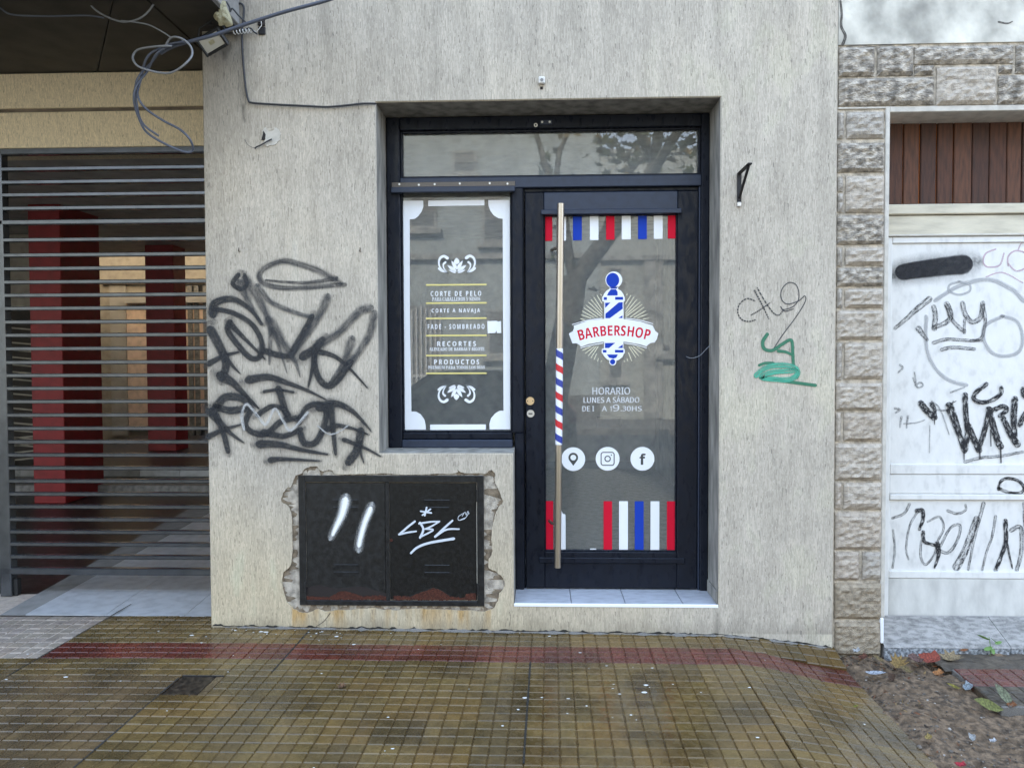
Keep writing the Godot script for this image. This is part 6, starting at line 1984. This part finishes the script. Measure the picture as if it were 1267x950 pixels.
	# iron bracket on the right
	var br := thing("wall_bracket", "empty dark iron shelf bracket right of the door", "bracket", "", Vector3(1.0, 2.25, 0.0))
	build("back_plate", one_box(Vector3(-0.011, -0.075, 0.001), Vector3(0.011, 0.070, 0.008), 0.002), M.iron, br)
	build("arm", one_box(Vector3(-0.011, 0.062, 0.008), Vector3(0.011, 0.070, 0.20), 0.002), M.iron, br)
	var dg := MB.new()
	dg.tube(PackedVector3Array([Vector3(0, -0.055, 0.009), Vector3(0, -0.02, 0.06), Vector3(0.0, 0.058, 0.175)]), 0.007, 6)
	build("brace", dg, M.iron, br)
	build("lug", one_box(Vector3(-0.010, -0.100, 0.001), Vector3(0.010, -0.0755, 0.012), 0.004), M.screw, br)
	# two rusty hooks left
	for h in [[-1.5295, 1.9524, "rusty wall hook above the left end of the graffiti"], [-0.9073, 1.9469, "rusty wall hook above the right end of the graffiti"]]:
		var b := MB.new()
		b.tube(PackedVector3Array([Vector3(0, 0, 0), Vector3(0, 0, 0.014), Vector3(0.004, 0.010, 0.018), Vector3(0.002, 0.016, 0.016)]), 0.0028, 6)
		var o := build("wall_hook", b, M.bare)
		o.position = Vector3(h[0], h[1], 0)
		tag(o, h[2], "hook")
	cable("thin loose wire sticking out beside the door glass", [0.7777, 1.4073, 0.8074, 1.3986, 0.8497, 1.4113, 0.8835, 1.4453, 0.9172, 1.4792], -0.2, 0.0018, M.wire_pale, 0.0, "wire")


# ------------------------------------------------------------------ the street behind the camera, seen in the glass
func make_street() -> void:
	struct("road", one_box(Vector3(-40, -0.4, 5.75), Vector3(40, -0.15, 11.4)), M.asphalt)
	struct("kerb", one_box(Vector3(-40, -0.4, 5.6), Vector3(40, -0.004, 5.75), 0.02), M.far_walk)
	struct("far_kerb", one_box(Vector3(-40, -0.4, 11.4), Vector3(40, -0.02, 11.55), 0.02), M.far_walk)
	struct("far_pavement", one_box(Vector3(-40, -0.4, 11.55), Vector3(40, -0.024, 14.05)), M.far_walk)
	struct("pavement_west", one_box(Vector3(-40, -0.4, -0.2), Vector3(-9.0, 0.005, 5.6)), M.far_walk)
	struct("pavement_east", one_box(Vector3(12.0, -0.4, -0.05), Vector3(40, -0.1, 5.6)), M.far_walk)
	struct("ground", sheet(-160, 160, -160, 160, 2, 2, func(_x, _z): return -0.45), M.far_walk)
	var z := 14.0
	var tall := thing("facing_house", "tall pale house across the street", "building")
	build("wall", one_box(Vector3(-7.0, -0.1, z), Vector3(1.45, 8.6, z + 8)), M.far_wall, tall)
	build("cornice", one_box(Vector3(-7.0, 3.8082, z - 0.12), Vector3(1.45, 3.9429, z)), M.far_trim, tall)
	build("plinth", one_box(Vector3(-7.0, -0.05, z - 0.05), Vector3(1.45, 0.55, z - 0.001)), M.far_walk, tall)
	for w in [[-3.0751, 4.542, -2.4354, 5.3088], [-1.335, 4.1999, -0.8148, 5.2898], [-1.2325, 1.5055, -0.7875, 2.6051], [-2.041, 5.8322, -1.4628, 6.385]]:
		facing_window(tall, w, z)
	var gate := build("iron_gate", one_box(Vector3(-3.2993, 0.0, z - 0.02), Vector3(-2.3436, 2.7131, z - 0.001)), M.far_shutter, tall)
	for i in 9:
		var x := lerpf(-3.2798, -2.363, i / 8.0)
		build("gate_bar", one_box(Vector3(x - 0.02, 0.05, z - 0.09), Vector3(x + 0.02, 2.4425 + 0.25 * sin(i / 8.0 * PI), z - 0.05)), M.far_iron, gate)
	build("gate_rail", one_box(Vector3(-3.2798, 1.0, z - 0.07), Vector3(-2.363, 1.06, z - 0.04)), M.far_iron, gate)
	var low := thing("facing_house", "low cream house across the street with flat parapet", "building")
	var roof: float = 6.2708
	build("wall", one_box(Vector3(1.46, -0.1, z), Vector3(9.5, roof, z + 8)), M.far_wall2, low)
	build("parapet", one_box(Vector3(1.46, roof, z - 0.06), Vector3(9.5, roof + 0.10, z + 0.3)), M.far_trim, low)
	build("pilaster", one_box(Vector3(2.4985, 0.0, z - 0.10), Vector3(2.9378, 3.8237, z - 0.001)), M.far_trim, low)
	build("string_course", one_box(Vector3(1.46, 3.7475, z - 0.12), Vector3(9.5, 3.8618, z - 0.001)), M.far_trim, low)
	for w in [[2.8798, 1.5272, 3.1658, 1.7956], [4.0772, 0.9083, 5.0242, 3.1988], [1.6371, 0.9165, 2.0197, 3.6009]]:
		facing_window(low, w, z)
	for h in [[-16.0, -7.02, 5.6, 0, "wide pale house left of the tall facing house"], [-28.0, -16.02, 7.4, 1, "tall house at the far left across the street"], [9.52, 20.0, 7.2, 1, "plain house right of the low facing house"], [20.02, 34.0, 5.0, 0, "single storey house at the far right across the street"]]:
		var o := thing("facing_house", h[4], "building")
		build("wall", one_box(Vector3(h[0], -0.1, z + 0.1), Vector3(h[1], h[2], z + 8)), M.far_wall if h[3] == 0 else M.far_wall2, o)
		build("parapet", one_box(Vector3(h[0], h[2], z), Vector3(h[1], h[2] + 0.2, z + 0.5)), M.far_trim, o)
		for i in 3:
			facing_window(o, [h[0] + 1.2 + i * 2.8, 0.9, h[0] + 2.4 + i * 2.8, 2.5], z + 0.1)
	# neighbours on this side, so that the street is closed
	for h in [[-30.0, -9.21, 7.0, "long pale building beyond the apartment building"], [8.01, 30.0, 5.2, "long pale building beyond the stone house"]]:
		var o := thing("street_building", h[3], "building")
		build("wall", one_box(Vector3(h[0], -0.3, -8.0), Vector3(h[1], h[2], -0.05)), M.far_wall, o)
		for i in 4:
			facing_window(o, [h[0] + 2 + i * 4.5, 0.9, h[0] + 3.4 + i * 4.5, 2.5], -0.05, -1.0)
	make_tree()
	make_car()


func facing_window(p: Node3D, w: Array, z: float, s := 1.0) -> void:
	var b := MB.new()
	b.box(Vector3(w[0], w[1], minf(z, z - s * 0.03)), Vector3(w[2], w[3], maxf(z - s * 0.001, z - s * 0.03)))
	var o := build("window", b, M.far_dark, p)
	var fr := MB.new()
	beads(fr, w[0], w[1], w[2], w[3], 0.06, minf(z - s * 0.03, z - s * 0.07), maxf(z - s * 0.03, z - s * 0.07))
	build("window_frame", fr, M.far_trim, o)
	build("sill", one_box(Vector3(w[0] - 0.12, w[1] - 0.12, minf(z, z - s * 0.16)), Vector3(w[2] + 0.12, w[1] - 0.002, maxf(z, z - s * 0.16))), M.far_trim, o)
	for i in 5:
		var y: float = lerpf(w[1], w[3], 0.5 + i * 0.09)
		build("shutter_slat", one_box(Vector3(w[0] + 0.06, y, minf(z - s * 0.03, z - s * 0.05)), Vector3(w[2] - 0.06, y + (w[3] - w[1]) * 0.075, maxf(z - s * 0.03, z - s * 0.05))), M.far_shutter, o)


var twigs: Array = []


func limb(b: MB, a: Vector3, d: Vector3, len: float, r: float, depth: int) -> void:
	var p := PackedVector3Array([a])
	var q := a
	var dir := d
	for i in 4:
		dir = (dir + Vector3(rng.randfn(0, 0.12), rng.randfn(0.03, 0.08), rng.randfn(0, 0.12))).normalized()
		q += dir * len / 4.0
		p.append(q)
	b.tube(p, r, 7 if depth > 2 else 5, r * 0.62, false)
	if depth <= 2:
		for i in p.size():
			twigs.append(p[i])
	if depth == 0:
		return
	var kids := 3 if depth > 1 else 2
	for i in kids:
		var side := Vector3(rng.randfn(), rng.randfn(0.1, 0.6), rng.randfn()).normalized()
		limb(b, p[4] if i == 0 else p[2 + i % 3], (dir + side * 0.75).normalized(), len * rng.randf_range(0.66, 0.82), r * 0.60, depth - 1)


func make_tree() -> void:
	var t := thing("plane_tree", "leafy plane tree at the kerb behind the viewer", "tree")
	var tb := MB.new()
	var tp := PackedVector3Array()
	for q in [[0.05, -0.1], [0.12, 0.7], [0.25, 1.3], [0.36, 1.9], [0.44, 2.4]]:
		tp.append(Vector3(q[0], q[1], 5.0))
	tb.tube(tp, 0.20, 14, 0.15)
	build("trunk", tb, M.bark, t)
	var lb := MB.new()
	rng.seed = 41
	limb(lb, Vector3(0.44, 2.35, 5.0), Vector3(0.75, 0.8, 0.1), 1.7, 0.12, 3)
	limb(lb, Vector3(0.43, 2.35, 5.0), Vector3(-0.05, 1.0, -0.05), 1.5, 0.07, 1)
	var tw := MB.new()
	tw.tube(PackedVector3Array([Vector3(0.75, 2.9, 5.05), Vector3(1.0, 3.5, 5.0), Vector3(1.35, 3.95, 5.0), Vector3(1.8, 4.2, 5.0)]), 0.03, 6, 0.01)
	build("branches", lb, M.bark, t)
	build("twig", tw, M.bark, t)
	for i in 60:
		twigs.append(Vector3(rng.randf_range(0.8, 2.0), rng.randf_range(3.85, 4.3), rng.randf_range(4.85, 5.15)))
	var mm := MultiMesh.new()
	mm.transform_format = MultiMesh.TRANSFORM_3D
	mm.use_colors = true
	mm.mesh = leaf_mesh([0.5, 0.0, 0.22, 0.1, 0.35, 0.35, 0.0, 0.24, -0.2, 0.45, -0.3, 0.15, -0.45, 0.0, -0.3, -0.15, -0.2, -0.45, 0.0, -0.24, 0.35, -0.35, 0.22, -0.1], 0.4)
	var n := mini(twigs.size() * 3, 900)
	mm.instance_count = n
	for i in n:
		var at: Vector3 = twigs[rng.randi() % twigs.size()] + Vector3(rng.randfn(0, 0.17), rng.randfn(-0.05, 0.15), rng.randfn(0, 0.17))
		var s := rng.randf_range(0.10, 0.19)
		mm.set_instance_transform(i, Transform3D(Basis.from_euler(Vector3(rng.randfn(0, 0.7), rng.randf() * 6.28, rng.randfn(0, 0.7))).scaled(Vector3(s, s, s)), at))
		var k := rng.randf_range(0.6, 1.1)
		mm.set_instance_color(i, Color(0.075 * k, 0.10 * k, 0.025 * k) if rng.randf() < 0.8 else Color(0.20 * k, 0.14 * k, 0.03 * k))
	var cr := MultiMeshInstance3D.new()
	cr.name = "crown"
	cr.multimesh = mm
	cr.material_override = M.leaf
	cr.set_meta("kind", "stuff")
	t.add_child(cr, true)


func make_car() -> void:
	var c := thing("parked_car", "dark grey hatchback parked along the kerb", "car", "", Vector3(-3.3, -0.15, 6.0))
	var body := MB.new()
	body.plate(pv([0.0, 0.35, 0.05, 0.25, 3.75, 0.25, 3.82, 0.4, 3.80, 0.80, 3.70, 0.92, 1.30, 0.90, 0.35, 0.76, 0.05, 0.62]), 0.0, 1.62)
	build("body", body, M.car, c)
	var cab := MB.new()
	cab.plate(pv([1.10, 0.90, 1.75, 1.34, 1.95, 1.40, 3.10, 1.40, 3.40, 1.30, 3.72, 0.92]), 0.10, 1.52)
	build("cabin", cab, M.car, c)
	for z in [0.098, 1.522]:
		for g in [[1.30, 0.93, 1.80, 1.28, 2.30, 1.33, 2.30, 0.93], [2.36, 0.93, 2.36, 1.33, 3.05, 1.32, 3.35, 0.96]]:
			var b := MB.new()
			b.plate(pv(g), minf(z, z + (0.004 if z > 1 else -0.004)), maxf(z, z + (0.004 if z > 1 else -0.004)))
			build("side_window", b, M.car_glass, c)
	var ws := MB.new()
	ws.quad(Vector3(1.15, 0.935, 0.2), Vector3(1.15, 0.935, 1.42), Vector3(1.70, 1.312, 1.36), Vector3(1.70, 1.312, 0.26), Vector3(-1, 1, 0))
	ws.t = Transform3D(Basis(), Vector3(-0.006, 0.008, 0))
	build("windscreen", ws, M.car_glass, c)
	for x in [0.72, 3.05]:
		for z in [0.02, 1.60]:
			var tb := MB.new()
			tb.tube(PackedVector3Array([Vector3(x, 0.31, z - 0.10), Vector3(x, 0.31, z + 0.10)]), 0.31, 24)
			var w := build("wheel", tb, M.tyre, c)
			var rb := MB.new()
			rb.tube(PackedVector3Array([Vector3(x, 0.31, z - 0.105), Vector3(x, 0.31, z + 0.105)]), 0.20, 20)
			build("rim", rb, M.rim, w)
	for z in [0.12, 1.28]:
		build("headlight", one_box(Vector3(-0.005, 0.56, z), Vector3(0.16, 0.68, z + 0.22), 0.02), M.head, c)
		build("tail_light", one_box(Vector3(3.70, 0.66, z), Vector3(3.815, 0.86, z + 0.22), 0.02), M.tail, c)
